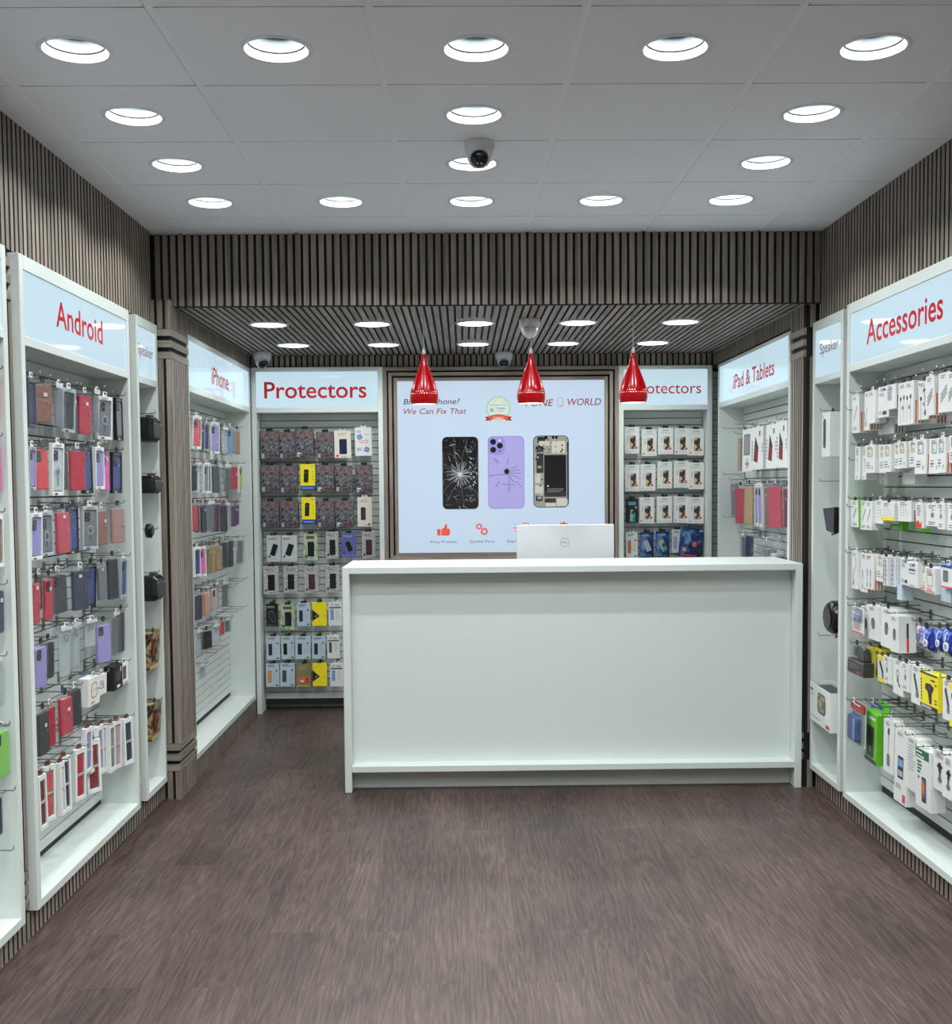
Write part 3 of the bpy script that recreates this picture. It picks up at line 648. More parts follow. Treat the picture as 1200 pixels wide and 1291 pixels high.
# goods: cabinet, row, kind, position along the wall, width, top height, height, depth behind the front, look, description
ITEMS=[('LA',1,'wp',4.163,0.071,2.04,0.181,0.0,'slate,navy','navy case in dark window pack'),
('LA',1,'bc',4.301,0.205,2.04,0.156,0.012,'brown,w','brown leather wallet case in bag'),
('LA',1,'cl',4.45,0.097,2.039,0.168,0.0,'grey','clear case in grey sleeve'),
('LA',1,'wp',4.59,0.149,2.039,0.177,0.012,'silver,black','black case in clear window pack'),
('LA',1,'bc',4.699,0.049,2.045,0.181,0.03,'navy,p','slim navy case in bag'),
('LA',1,'bc',4.784,0.162,2.039,0.178,0.012,'crimson,w','crimson wallet case in bag'),
('LA',1,'cl',4.908,0.086,2.053,0.186,0.0,'grey','smoky clear case sleeve'),
('LA',1,'wp',5.051,0.204,2.043,0.191,0.012,'white,smoke,ring','smoky clear case with ring stand'),
('LA',1,'wp',5.209,0.09,2.049,0.194,0.0,'black,smoke','black framed window pack'),
('LA',2,'wp',4.153,0.069,1.789,0.16,0.0,'silver,lilac','lilac case in narrow window pack'),
('LA',2,'bc',4.264,0.137,1.796,0.167,0.012,'red,b','bright red back cover case'),
('LA',2,'wp',4.416,0.126,1.811,0.204,0.0,'white,pale,ring','white pack with ring emblem'),
('LA',2,'bc',4.524,0.055,1.793,0.165,0.012,'charcoal,p','slim charcoal case'),
('LA',2,'bc',4.636,0.187,1.8,0.176,0.0,'crimson,w','glossy red case in crinkled bag'),
('LA',2,'wp',4.789,0.112,1.812,0.198,0.012,'black,blue','black pack with blue phone picture'),
('LA',2,'wp',4.915,0.118,1.813,0.183,0.0,'white,lilac','white pack with lilac case'),
('LA',2,'bc',5.03,0.113,1.796,0.173,0.012,'pink,b','hot pink case in bag'),
('LA',2,'wp',5.163,0.141,1.8,0.188,0.0,'black,blue','black and blue pack'),
('LA',3,'wp',4.172,0.101,1.544,0.173,0.0,'white,lilac','lilac case with white header'),
('LA',3,'wp',4.301,0.124,1.547,0.169,0.012,'silver,smoke,ring','smoke clear case with stand'),
('LA',3,'bc',4.447,0.15,1.556,0.178,0.0,'rose,w','coral red flip case'),
('LA',3,'wp',4.598,0.113,1.566,0.197,0.012,'black,blue','black pack with blue strip'),
('LA',3,'wp',4.771,0.193,1.56,0.184,0.0,'silver,smoke,ring','translucent grey case with finger ring'),
('LA',3,'bc',4.96,0.143,1.55,0.167,0.012,'brown,w','brown wallet case'),
('LA',3,'bc',5.156,0.202,1.557,0.174,0.0,'rosebrown,w','rose brown wallet case'),
('LA',4,'bc',4.153,0.069,1.298,0.167,0.0,'rose,w','coral wallet case seen in part'),
('LA',4,'bc',4.214,0.048,1.314,0.136,0.012,'black,p','slim black case'),
('LA',4,'bc',4.282,0.09,1.305,0.175,0.0,'rose,b','coral case in clear bag'),
('LA',4,'bc',4.407,0.191,1.311,0.164,0.012,'charcoal,b','charcoal case with ring grip'),
('LA',4,'bc',4.632,0.201,1.311,0.179,0.0,'navy,w','navy blue flip case'),
('LA',4,'wp',4.801,0.134,1.315,0.192,0.012,'black,blue','black pack with blue phone print'),
('LA',4,'bc',4.907,0.097,1.308,0.159,0.0,'smoke,p','smoke grey slim case'),
('LA',4,'bc',5.099,0.151,1.331,0.201,0.012,'black,w','black case under clear header'),
('LA',4,'wp',5.23,0.086,1.312,0.188,0.0,'silver,blue','silver framed blue pack'),
('LA',5,'bc',4.182,0.118,1.058,0.168,0.0,'lilac,b','lilac back cover case'),
('LA',5,'bc',4.288,0.124,1.058,0.154,0.012,'black,b','plain black case'),
('LA',5,'cl',4.453,0.151,1.083,0.201,0.0,'clear','long clear case in bag'),
('LA',5,'cl',4.607,0.133,1.08,0.185,0.012,'clear','second long clear case in bag'),
('LA',5,'cl',4.759,0.162,1.075,0.117,0.0,'clear','short clear case in bag'),
('LA',5,'bc',4.947,0.198,1.049,0.185,0.012,'lilac,b','lilac case with dark camera window'),
('LA',5,'cl',5.101,0.105,1.067,0.194,0.0,'grey','smoke grey clear case'),
('LA',5,'bc',5.209,0.085,1.073,0.202,0.012,'black,p','thin black case by the side panel'),
('LA',6,'bc',4.182,0.11,0.812,0.174,0.0,'charcoal,w','charcoal case in clear bag'),
('LA',6,'bc',4.285,0.107,0.807,0.166,0.012,'crimson,w','crimson case under green clip'),
('LA',6,'bc',4.421,0.141,0.822,0.162,0.0,'crimson,w','deep red flip case'),
('LA',6,'bc',4.564,0.14,0.825,0.161,0.012,'black,w','black flip case with small label'),
('LA',6,'wb',4.761,0.244,0.834,0.121,0.0,'gold','white earbud case box with gold ring'),
('LA',6,'wb',4.903,0.119,0.82,0.09,0.012,'none','small white folded card box'),
('LA',6,'wb',5.093,0.256,0.832,0.111,0.0,'black','black watch pouch with white label'),
('LA',6,'wb',5.264,0.131,0.82,0.1,0.012,'phone','small white box with dark picture'),
('LA',7,'sb',4.681,0.074,0.632,0.188,0.0,'lilac','pale watch strap box'),
('LA',7,'sb',4.754,0.071,0.62,0.195,0.012,'white','white watch strap box'),
('LA',7,'sb',4.826,0.074,0.611,0.208,0.0,'lilac','lilac watch strap box'),
('LA',7,'sb',4.907,0.087,0.6,0.218,0.012,'white','narrow white watch strap box'),
('LA',7,'sb',4.99,0.079,0.586,0.218,0.0,'grey','grey watch strap box'),
('LA',7,'sb',5.106,0.129,0.576,0.227,0.012,'blush','blush pink watch strap box'),
('LA',7,'sb',5.253,0.137,0.561,0.219,0.0,'navy','dark navy watch strap box'),
('LA',8,'sb',4.15,0.07,0.57,0.205,0.0,'maroon','maroon watch strap box'),
('LA',8,'sb',4.258,0.119,0.579,0.217,0.012,'coral','coral red watch strap box'),
('LA',8,'sb',4.358,0.043,0.567,0.21,0.0,'white','white strap box seen edge on'),
('LA',8,'sb',4.425,0.124,0.572,0.225,0.012,'navy','navy watch strap box'),
('LA',8,'sb',4.572,0.127,0.57,0.216,0.0,'red','red watch strap box'),
('LA',8,'sb',4.759,0.184,0.563,0.229,0.012,'wine','wine red watch strap box'),
('L0',1,'bc',3.85,0.079,2.028,0.164,0.0,'red,b','red phone case'),
('L0',2,'bc',3.859,0.119,1.801,0.176,0.0,'pink,b','hot pink phone case'),
('L0',3,'wp',3.833,0.118,1.547,0.178,0.0,'white,brown','white framed window pack'),
('L0',4,'bc',3.811,0.097,1.302,0.161,0.0,'navy,b','navy phone case'),
('L0',5,'cl',3.79,0.103,1.061,0.168,0.0,'clear','clear phone case sleeve'),
('L0',6,'bc',3.801,0.137,0.823,0.175,0.0,'green,b','lime green phone case'),
('L0',7,'bc',3.746,0.082,0.603,0.141,0.0,'navy,p','dark navy phone case'),
('IP',1,'wp',6.625,0.223,2.053,0.191,0.0,'white,coral','coral case in white frame'),
('IP',1,'bc',6.781,0.125,2.039,0.176,0.012,'charcoal,p','slim charcoal case'),
('IP',1,'wp',6.881,0.118,2.035,0.179,0.0,'silver,blue','blue case in silver pack'),
('IP',1,'bc',6.951,0.088,2.034,0.166,0.012,'brown,p','slim brown case'),
('IP',1,'wp',7.097,0.251,2.042,0.194,0.0,'white,lilac','lilac case with camera cutouts'),
('IP',1,'bc',7.258,0.119,2.031,0.168,0.012,'mauve,p','slim mauve case'),
('IP',1,'cl',7.417,0.199,2.024,0.167,0.0,'clear','clear case sleeve'),
('IP',1,'wp',7.622,0.211,2.045,0.193,0.012,'silver,sky','sky blue case in sleeve'),
('IP',1,'bc',7.804,0.177,2.038,0.176,0.0,'tan,p','tan case at row end'),
('IP',2,'bc',6.552,0.088,1.777,0.161,0.0,'black,p','slim black case'),
('IP',2,'cl',6.686,0.183,1.78,0.179,0.012,'white','white sleeve pack'),
('IP',2,'wp',6.841,0.127,1.783,0.183,0.0,'white,grey','white framed grey pack'),
('IP',2,'wp',6.954,0.121,1.786,0.186,0.012,'white,blue','white framed blue pack'),
('IP',2,'bc',7.106,0.183,1.784,0.185,0.0,'slate,p','slate case under red clips'),
('IP',2,'cl',7.294,0.145,1.782,0.174,0.012,'blush','blush clear sleeve'),
('IP',2,'cl',7.481,0.229,1.781,0.168,0.0,'grey','grey clear sleeve'),
('IP',2,'bc',7.731,0.217,1.791,0.168,0.012,'rose,w','coral red flip case'),
('IP',2,'wp',7.967,0.144,1.795,0.196,0.0,'white,lime','lime edged slim pack'),
('IP',3,'bc',6.542,0.103,1.547,0.166,0.0,'rose,p','coral slim case'),
('IP',3,'bc',6.638,0.09,1.546,0.177,0.012,'black,p','black slim case'),
('IP',3,'bc',6.745,0.103,1.539,0.175,0.0,'charcoal,p','charcoal slim case'),
('IP',3,'bc',6.814,0.095,1.543,0.158,0.012,'maroon,p','maroon slim case'),
('IP',3,'cl',6.95,0.22,1.546,0.186,0.0,'grey','fanned clear sleeve'),
('IP',3,'bc',7.141,0.209,1.543,0.191,0.012,'plum,p','plum case in sleeve'),
('IP',3,'bc',7.319,0.195,1.536,0.19,0.0,'charcoal,p','dark case under red clip'),
('IP',3,'cl',7.5,0.166,1.528,0.174,0.012,'clear','small clear sleeve'),
('IP',3,'bc',7.665,0.16,1.525,0.156,0.0,'purple,p','purple case'),
('IP',3,'bc',7.815,0.139,1.529,0.154,0.012,'plum,p','plum case at row end'),
('IP',4,'wp',6.565,0.147,1.287,0.171,0.0,'white,blue','white framed royal blue pack'),
('IP',4,'wp',6.743,0.155,1.282,0.18,0.012,'white,pink','white framed pink pack'),
('IP',4,'bc',6.891,0.108,1.279,0.174,0.0,'olive,p','olive slim case'),
('IP',4,'bc',7.019,0.123,1.282,0.178,0.012,'mustard,p','mustard yellow case'),
('IP',4,'bc',7.163,0.164,1.28,0.171,0.0,'tan,p','tan case'),
('IP',4,'bc',7.358,0.222,1.291,0.181,0.012,'charcoal,w','charcoal wallet case'),
('IP',4,'bc',7.534,0.129,1.293,0.191,0.0,'black,p','black slim case'),
('IP',4,'cl',7.694,0.189,1.286,0.179,0.012,'white','white sleeve under red clip'),
('IP',4,'cl',7.896,0.213,1.282,0.183,0.0,'grey','grey sleeve at row end'),
('IP',5,'bc',6.581,0.148,1.016,0.157,0.0,'navy,w','navy wallet case'),
('IP',5,'bc',6.697,0.082,1.014,0.151,0.012,'orange,p','orange slim case'),
('IP',5,'bc',6.786,0.095,1.011,0.148,0.0,'peach,p','peach case'),
('IP',5,'bc',6.877,0.086,1.007,0.14,0.012,'white,p','white slim case'),
('IP',5,'bc',6.995,0.145,1.016,0.143,0.0,'blush,b','blush case with camera cutout'),
('IP',5,'cl',7.15,0.14,1.022,0.161,0.012,'clear','clear sleeve'),
('IP',5,'cl',7.332,0.221,1.017,0.165,0.0,'grey','grey clear sleeve at row end'),
('IP',6,'cl',6.58,0.149,0.796,0.153,0.0,'clear','clear sleeve'),
('IP',6,'bc',6.805,0.275,0.772,0.115,0.012,'black,w','black folded wallet case'),
('IP',6,'cl',7.048,0.204,0.771,0.109,0.0,'white','small white sleeve'),
('IP',6,'bc',7.243,0.132,0.777,0.097,0.012,'red,p','small red pouch'),
('IP',6,'cl',7.386,0.175,0.771,0.088,0.0,'grey','small grey sleeve at row end'),
('IP',7,'cl',6.64,0.101,0.584,0.08,0.0,'clear','small clear bag on hook'),
('PL',1,'ar',-1.402,0.138,2.041,0.206,0.0,'','dark comic print protector box'),
('PL',1,'ar',-1.257,0.12,2.034,0.199,0.012,'','dark comic print protector box'),
('PL',1,'ar',-1.129,0.132,2.054,0.212,0.0,'','dark comic print protector box'),
('PL',1,'ar',-0.983,0.127,2.032,0.196,0.012,'','dark comic print protector box'),
('PL',1,'pb',-0.857,0.119,2.036,0.194,0.0,'cream,navy,c','cream box with navy phone picture'),
('PL',1,'pb',-0.708,0.122,2.062,0.206,0.012,'white,blue,t','white box with blue tilted phones'),
('PL',2,'ar',-1.406,0.138,1.797,0.202,0.0,'','dark comic print protector box'),
('PL',2,'ar',-1.248,0.129,1.791,0.202,0.012,'','dark comic print protector box'),
('PL',2,'yb',-1.111,0.106,1.8,0.186,0.0,'','yellow box with black phone'),
('PL',2,'ar',-0.987,0.134,1.794,0.202,0.012,'','dark comic print protector box'),
('PL',2,'ar',-0.851,0.124,1.787,0.193,0.0,'','dark comic print protector box'),
('PL',2,'ar',-0.706,0.123,1.792,0.207,0.012,'','dark comic print protector box'),
('PL',3,'ar',-1.384,0.128,1.537,0.197,0.0,'','dark comic print protector box'),
('PL',3,'ar',-1.25,0.136,1.538,0.199,0.012,'','dark comic print protector box'),
('PL',3,'yb',-1.109,0.098,1.561,0.192,0.0,'','yellow box with blue base'),
('PL',3,'ar',-0.986,0.128,1.534,0.197,0.012,'','dark comic print protector box'),
('PL',3,'ar',-0.849,0.135,1.538,0.202,0.0,'','dark comic print protector box'),
('PL',3,'pb',-0.704,0.106,1.558,0.213,0.012,'cream,plum,r','cream box with dark red phone picture'),
('PL',4,'pb',-1.365,0.101,1.288,0.192,0.0,'pale,black,k','pale box with tilted black phone'),
('PL',4,'pb',-1.253,0.112,1.287,0.192,0.012,'pale,black,k','second pale box with tilted black phone'),
('PL',4,'pb',-1.099,0.101,1.297,0.192,0.0,'holo,black,c','iridescent green box with black phone'),
('PL',4,'pb',-0.944,0.091,1.311,0.198,0.012,'speck,black,c','speckled box with black phone'),
('PL',4,'pb',-0.823,0.103,1.3,0.176,0.0,'indigo,black,k','indigo box with tilted phone'),
('PL',4,'pb',-0.68,0.096,1.309,0.198,0.012,'speck,plum,c','speckled box with dark purple phone'),
('PL',5,'pb',-1.389,0.109,1.064,0.204,0.0,'speck,black,c','speckled dark box'),
('PL',5,'pb',-1.248,0.104,1.063,0.198,0.012,'speck,black,c','speckled box with black phone'),
('PL',5,'pb',-1.097,0.101,1.062,0.198,0.0,'speck,plum,c','speckled box with dark plum phone'),
('PL',5,'pb',-0.946,0.101,1.065,0.196,0.012,'speck,black,c','speckled box with black phone beside counter'),
('PL',6,'pb',-1.385,0.085,0.791,0.167,0.0,'black,navy,k','black box with green heading'),
('PL',6,'pb',-1.274,0.105,0.784,0.185,0.012,'holo,black,c','iridescent cream box with black phone'),
('PL',6,'pb',-1.157,0.096,0.794,0.167,0.0,'ice,navy,s','ice blue box with navy phone'),
('PL',6,'tr',-1.044,0.104,0.798,0.172,0.012,'','yellow box with black triangle'),
('PL',6,'pb',-0.928,0.096,0.797,0.169,0.0,'white,sky,b','white box with sky blue phone'),
('PL',7,'pb',-1.382,0.099,0.554,0.173,0.0,'ice,navy,s','ice blue box with navy phone'),
('PL',7,'pb',-1.277,0.097,0.553,0.169,0.012,'ice,black,s','ice grey box with black phone'),
('PL',7,'pb',-1.165,0.11,0.552,0.167,0.0,'ice,navy,s','ice blue box with dark phone'),
('PL',7,'pb',-1.052,0.096,0.551,0.167,0.012,'ice,navy,s','ice blue box with narrow phone'),
('PL',7,'pb',-0.946,0.088,0.555,0.167,0.0,'white,slate,b','white box with slate phone'),
('PL',8,'pb',-1.39,0.096,0.355,0.171,0.0,'ice,sunset,s','ice box with orange and blue phone'),
('PL',8,'pb',-1.283,0.107,0.356,0.173,0.012,'ice,slate,s','ice blue box with slate phone'),
('PL',8,'ol',-1.162,0.102,0.352,0.171,0.0,'','olive and orange box'),
('PL',8,'tr',-1.049,0.104,0.353,0.17,0.012,'','yellow box with black triangle'),
('PL',8,'pb',-0.923,0.094,0.352,0.17,0.0,'white,sky,b','white box with blue phone'),
('PR',1,'pb',1.231,0.106,2.048,0.192,0.0,'white,gold,g','white box with golden phone picture'),
('PR',1,'pb',1.358,0.11,2.03,0.193,0.012,'white,gold,g','white box with golden phone picture'),
('PR',1,'pb',1.476,0.11,2.04,0.191,0.0,'white,gold,g','white box with golden phone picture'),
('PR',1,'pb',1.595,0.11,2.037,0.19,0.012,'white,gold,g','white box with golden phone picture'),
('PR',1,'pb',1.722,0.115,2.03,0.192,0.0,'white,gold,g','white box with golden phone picture'),
('PR',2,'pb',1.234,0.107,1.777,0.194,0.0,'white,gold,g','white box with golden phone picture'),
('PR',2,'pb',1.349,0.112,1.779,0.193,0.012,'white,gold,g','white box with golden phone picture'),
('PR',2,'pb',1.471,0.107,1.796,0.193,0.0,'white,gold,g','white box with golden phone picture'),
('PR',2,'pb',1.592,0.112,1.801,0.194,0.012,'white,gold,g','white box with golden phone picture'),
('PR',2,'pb',1.715,0.112,1.788,0.193,0.0,'white,gold,g','white golden phone box with red spot'),
('PR',3,'pb',1.232,0.087,1.531,0.175,0.0,'black,ocean,u','black box with teal phone picture'),
('PR',3,'pb',1.342,0.11,1.54,0.191,0.012,'white,gold,g','white box with golden phone picture'),
('PR',3,'pb',1.468,0.111,1.544,0.192,0.0,'white,gold,g','white box with golden phone picture'),
('PR',3,'pb',1.592,0.116,1.544,0.193,0.012,'white,gold,g','white box with golden phone picture'),
('PR',3,'pb',1.724,0.116,1.537,0.191,0.0,'white,gold,g','white golden phone box with red spot'),
('PR',4,'pb',1.229,0.084,1.285,0.185,0.0,'white,sunset,s','white box with orange phone'),
('PR',4,'pb',1.341,0.098,1.287,0.181,0.012,'violet,silver,k','violet box with tilted phone'),
('PR',4,'pb',1.454,0.098,1.292,0.188,0.0,'violet,teal,k','violet box with teal glow'),
('PR',4,'pb',1.566,0.084,1.304,0.169,0.012,'pale,lilac,s','pale box with lilac phone'),
('PR',4,'nv',1.696,0.172,1.315,0.213,0.0,'','large navy glossy pack'),
('TB',1,'bc',7.496,0.079,1.956,0.239,0.0,'tan,p','tan tablet case edge on'),
('TB',1,'tb',7.322,0.259,1.985,0.275,0.012,'grey','grey and white tablet case box'),
('TB',1,'tb',7.04,0.284,1.988,0.268,0.0,'wine','white tablet case box with red tablet'),
('TB',1,'tb',6.757,0.234,1.988,0.266,0.012,'wine','white tablet case box with wine picture'),
('TB',1,'tb',6.513,0.226,1.993,0.27,0.0,'wine','white tablet case box beside pillar'),
('TB',2,'bc',7.78,0.182,1.651,0.246,0.03,'mauve,p','mauve tablet sleeve'),
('TB',2,'bc',7.524,0.326,1.622,0.26,0.012,'rose,w','coral red tablet folio'),
('TB',2,'bc',7.254,0.209,1.635,0.271,0.0,'gold,w','golden tan tablet folio'),
('TB',2,'wp',7.092,0.095,1.632,0.272,0.012,'white,lilac','white and lilac slim pack'),
('TB',2,'wp',6.99,0.103,1.632,0.271,0.0,'white,lilac','lilac slim pack'),
('TB',2,'bc',6.872,0.114,1.629,0.258,0.012,'brown,p','brown tablet sleeve'),
('TB',2,'bc',6.658,0.294,1.636,0.269,0.0,'rose,w','large coral red tablet folio'),
('TB',2,'bc',6.451,0.117,1.621,0.247,0.012,'maroon,p','maroon tablet sleeve'),
('TB',3,'cl',7.414,0.096,1.297,0.162,0.0,'grey','clear pack with barcode strip'),
('TB',3,'bc',7.29,0.149,1.302,0.159,0.012,'navy,p','navy tablet sleeve'),
('TB',3,'cb',6.859,0.709,1.34,0.164,0.0,'','crumpled clear plastic bag of parts'),
('AC',1,'ac',5.31,0.108,2.044,0.178,0.0,'pen,orange','white cable box with orange side'),
('AC',1,'ac',5.173,0.069,2.051,0.178,0.012,'cord,orange','white earphone box'),
('AC',1,'ac',5.086,0.102,2.047,0.147,0.0,'none,none','plain white box'),
('AC',1,'ac',4.973,0.119,2.056,0.136,0.012,'badge,none','white box with blue badge'),
('AC',1,'ac',4.859,0.098,2.054,0.106,0.0,'text,brown','small white box with side stripes'),
('AC',1,'ac',4.756,0.097,2.053,0.179,0.012,'ear,none','white box with two earphones'),
('AC',1,'ac',4.658,0.095,2.05,0.178,0.0,'ear,orange','white earphone box with orange edge'),
('AC',1,'ac',4.546,0.109,2.04,0.155,0.012,'ear2,orange','white box with crossed earphones'),
('AC',1,'ac',4.451,0.076,2.051,0.155,0.0,'lines,orange','white box with slanting cable lines'),
('AC',1,'ac',4.349,0.101,2.055,0.153,0.012,'lines,orange','white box with three cable lines'),
('AC',1,'ac',4.257,0.071,2.048,0.149,0.0,'lines,orange','white cable box cut by frame edge'),
('AC',1,'ac',5.084,0.182,1.973,0.122,0.068,'text,brown','white cable stack hung behind'),
('AC',1,'ac',4.904,0.172,1.979,0.089,0.068,'text,brown','striped box stack hung behind'),
('AC',1,'ac',4.599,0.1,1.96,0.091,0.068,'text,orange','orange edged box hung behind'),
('AC',1,'ac',4.405,0.09,1.946,0.095,0.068,'badge,brown','brown sided box hung behind'),
('AC',1,'ac',4.311,0.086,1.944,0.1,0.068,'text,brown','dark sided box hung behind'),
('AC',2,'ac',5.256,0.059,1.801,0.154,0.0,'vline,none','slim white cable box'),
('AC',2,'ac',5.196,0.054,1.798,0.152,0.012,'vline,none','second slim white cable box'),
('AC',2,'ac',5.096,0.131,1.803,0.128,0.0,'winb,none','white box with beige window'),
('AC',2,'ac',4.977,0.084,1.799,0.125,0.012,'winb,none','narrow white box with beige window'),
('AC',2,'ac',4.89,0.085,1.798,0.12,0.0,'winb,none','white charger box with beige window'),
('AC',2,'ac',4.806,0.075,1.8,0.11,0.012,'winb,none','small white box with beige window'),
('AC',2,'ac',4.727,0.077,1.803,0.112,0.0,'winb,none','white plug box with beige window'),
('AC',2,'ac',4.638,0.098,1.804,0.11,0.012,'winb,none','white box with wide beige window'),
('AC',2,'ac',4.533,0.107,1.805,0.14,0.0,'wing,orange','white box with grey window'),
('AC',2,'ac',4.428,0.091,1.804,0.139,0.012,'wing,none','tall white box with grey window'),
('AC',2,'ac',4.338,0.082,1.804,0.137,0.0,'wing,orange','white box with grey plug window'),
('AC',2,'ac',4.25,0.092,1.809,0.105,0.012,'wino,none','white box with olive window'),
('AC',2,'ac',5.119,0.093,1.765,0.14,0.068,'vline,none','slim white box hung behind'),
('AC',2,'ac',4.828,0.147,1.756,0.132,0.068,'text,none','plain white box hung behind'),
('AC',3,'ac',5.304,0.105,1.548,0.126,0.0,'pen,green','white box with green side'),
('AC',3,'ac',5.202,0.097,1.548,0.135,0.012,'pen,green','white cable box with green edge'),
('AC',3,'ac',5.101,0.075,1.547,0.131,0.0,'pen,none','narrow white pen box'),
('AC',3,'ac',5.009,0.106,1.552,0.104,0.012,'dots,none','white box with dotted print'),
('AC',3,'ac',4.878,0.152,1.545,0.08,0.0,'dots,ybase','tilted white box with yellow base'),
('AC',3,'ac',4.724,0.134,1.552,0.086,0.012,'dots,brown','deep white box with brown stripe'),
('AC',3,'ac',4.542,0.073,1.544,0.099,0.0,'red,none','white box with red corner'),
('AC',3,'ac',4.438,0.127,1.544,0.088,0.012,'plug,brown','white adapter box'),
('AC',3,'ac',4.334,0.064,1.549,0.101,0.0,'plug,none','narrow white adapter box'),
('AC',3,'ac',4.259,0.082,1.548,0.101,0.012,'plug,none','white adapter box cut by frame edge'),
('AC',3,'gb',4.996,0.139,1.531,0.115,0.08,'','green box hung behind'),
('AC',3,'gb',4.739,0.12,1.535,0.114,0.08,'','second green box hung behind'),
('AC',4,'ac',5.283,0.085,1.307,0.177,0.0,'cord,none','white box with looped cable'),
('AC',4,'ac',5.192,0.089,1.301,0.179,0.012,'vline2,orange','white box with two cable plugs'),
('AC',4,'ac',5.094,0.103,1.302,0.157,0.0,'vline2,orange','white box with paired cable plugs'),
('AC',4,'ac',4.987,0.103,1.31,0.121,0.012,'winb,none','short white box with beige window'),
('AC',4,'ac',4.903,0.058,1.306,0.128,0.0,'blue,none','slim white box with blue lines'),
('AC',4,'ac',4.844,0.057,1.31,0.131,0.012,'blue,none','second slim box with blue lines'),
('AC',4,'ac',4.785,0.055,1.312,0.185,0.02,'text,pale','tall pale blue box'),
('AC',4,'ac',4.712,0.098,1.31,0.113,0.012,'badge,none','white box with small picture'),
('AC',4,'ac',4.601,0.115,1.3,0.102,0.0,'note,none','white box with blue spot'),
('AC',4,'ac',4.512,0.058,1.297,0.102,0.012,'frame,none','white box with orange frame print'),
('AC',4,'ac',4.429,0.105,1.29,0.101,0.0,'frame,none','white box with orange outline picture'),
('AC',4,'ac',4.332,0.093,1.318,0.153,0.02,'text,pale','long pale blue box'),
('AC',4,'bl',4.27,0.12,1.311,0.087,0.0,'','blue topped white window box'),
('AC',5,'bp',5.178,0.153,1.052,0.124,-0.04,'','clear blister pack with white card'),
('AC',5,'ac',5.167,0.104,1.058,0.153,0.012,'mouse,none','white mouse box'),
('AC',5,'ac',5.044,0.138,1.074,0.156,0.0,'mouse,none','second white mouse box'),
('AC',5,'ac',4.906,0.134,1.077,0.173,0.012,'mouse,none','white mouse box with deep side'),
('AC',5,'ac',4.791,0.092,1.059,0.159,0.0,'mouse,redline','white mouse box with red stripe'),
('AC',5,'sp',4.558,0.083,1.055,0.104,0.012,'lilac','lilac striped sachet'),
('AC',5,'sp',4.464,0.1,1.046,0.096,0.0,'blue','royal blue sachet pack'),
('AC',5,'sp',4.372,0.081,1.059,0.101,0.012,'blue','second royal blue sachet pack'),
('AC',5,'sp',4.27,0.117,1.067,0.111,0.0,'blue','large royal blue sachet with white disc'),
('AC',6,'bb',5.143,0.207,0.883,0.139,-0.04,'','black boxed car holder with orange line'),
('AC',6,'ac',5.11,0.053,0.88,0.14,0.012,'phone,yellow','slim box with dark phone'),
('AC',6,'ac',5.047,0.069,0.878,0.131,0.03,'phone,yellow','yellow and white holder box'),
('AC',6,'ac',4.961,0.099,0.856,0.118,0.012,'remote,yellow','yellow banded box with black remote'),
('AC',6,'ac',4.868,0.08,0.869,0.117,0.0,'plug,none','white box with charger drawing'),
('AC',6,'ac',4.766,0.12,0.87,0.152,0.012,'ring,none','white box with ring holder drawing'),
('AC',6,'ac',4.666,0.075,0.871,0.119,0.0,'plug,none','small white car mount box'),
('AC',6,'ac',4.579,0.096,0.874,0.159,0.012,'remote,none','white box with slanted handle drawing'),
('AC',6,'yc',4.428,0.2,0.869,0.146,0.0,'','bright yellow box with black car transmitter'),
('AC',6,'ac',4.28,0.085,0.867,0.157,0.012,'remote,none','white box with curved holder drawing'),
('AC',6,'ac',4.196,0.078,0.866,0.168,0.0,'remote,yellow','yellow edged box cut by frame'),
('AC',7,'bu',5.137,0.188,0.616,0.2,-0.055,'','blue blister pack with dark red header'),
('AC',7,'bu',5.129,0.141,0.612,0.205,0.03,'2','second blue blister pack'),
('AC',7,'gr',5.042,0.239,0.598,0.246,0.0,'','lime green box with window'),
('AC',7,'ac',4.869,0.104,0.589,0.236,0.012,'brush,none','white box with brush drawing'),
('AC',7,'ac',4.746,0.138,0.574,0.321,0.02,'phone2,none','long white box with phone screens'),
('AC',7,'ac',4.612,0.126,0.569,0.23,0.012,'text,none','tilted white box with fine print'),
('AC',7,'ac',4.475,0.144,0.551,0.245,0.0,'greenhead,none','white box with green label and phone'),
('AC',7,'ac',4.342,0.118,0.577,0.163,0.012,'mount,none','white box with mount drawing'),
('AC',7,'ac',4.229,0.103,0.576,0.16,0.0,'mount,none','white mount box cut by frame edge')]
# ------------------------------------------------------------------ hanging goods
PANEL={'LA':.153,'L0':.153,'LS':.153,'IP':.125,'PL':.09,'PR':.09,'TB':.125,'AC':.160,'RS':.160}
ROWN={1:'top',2:'second',3:'third',4:'fourth',5:'fifth',6:'sixth',7:'seventh',8:'bottom'}
ORD=['first','second','third','fourth','fifth','sixth','seventh','eighth','ninth','tenth','eleventh','twelfth','thirteenth']
CAB={'LA':'large left cabinet','L0':'nearest left cabinet','IP':'left alcove cabinet','PL':'cabinet left of poster','PR':'cabinet right of poster','TB':'right alcove cabinet','AC':'large right cabinet'}
GRP={'LA':'phone goods in the large left cabinet','L0':'cases in the nearest left cabinet','IP':'slim cases in the left alcove cabinet','PL':'screen protectors left of the poster','PR':'screen protectors right of the poster','TB':'tablet goods in the right alcove cabinet','AC':'accessories in the large right cabinet'}
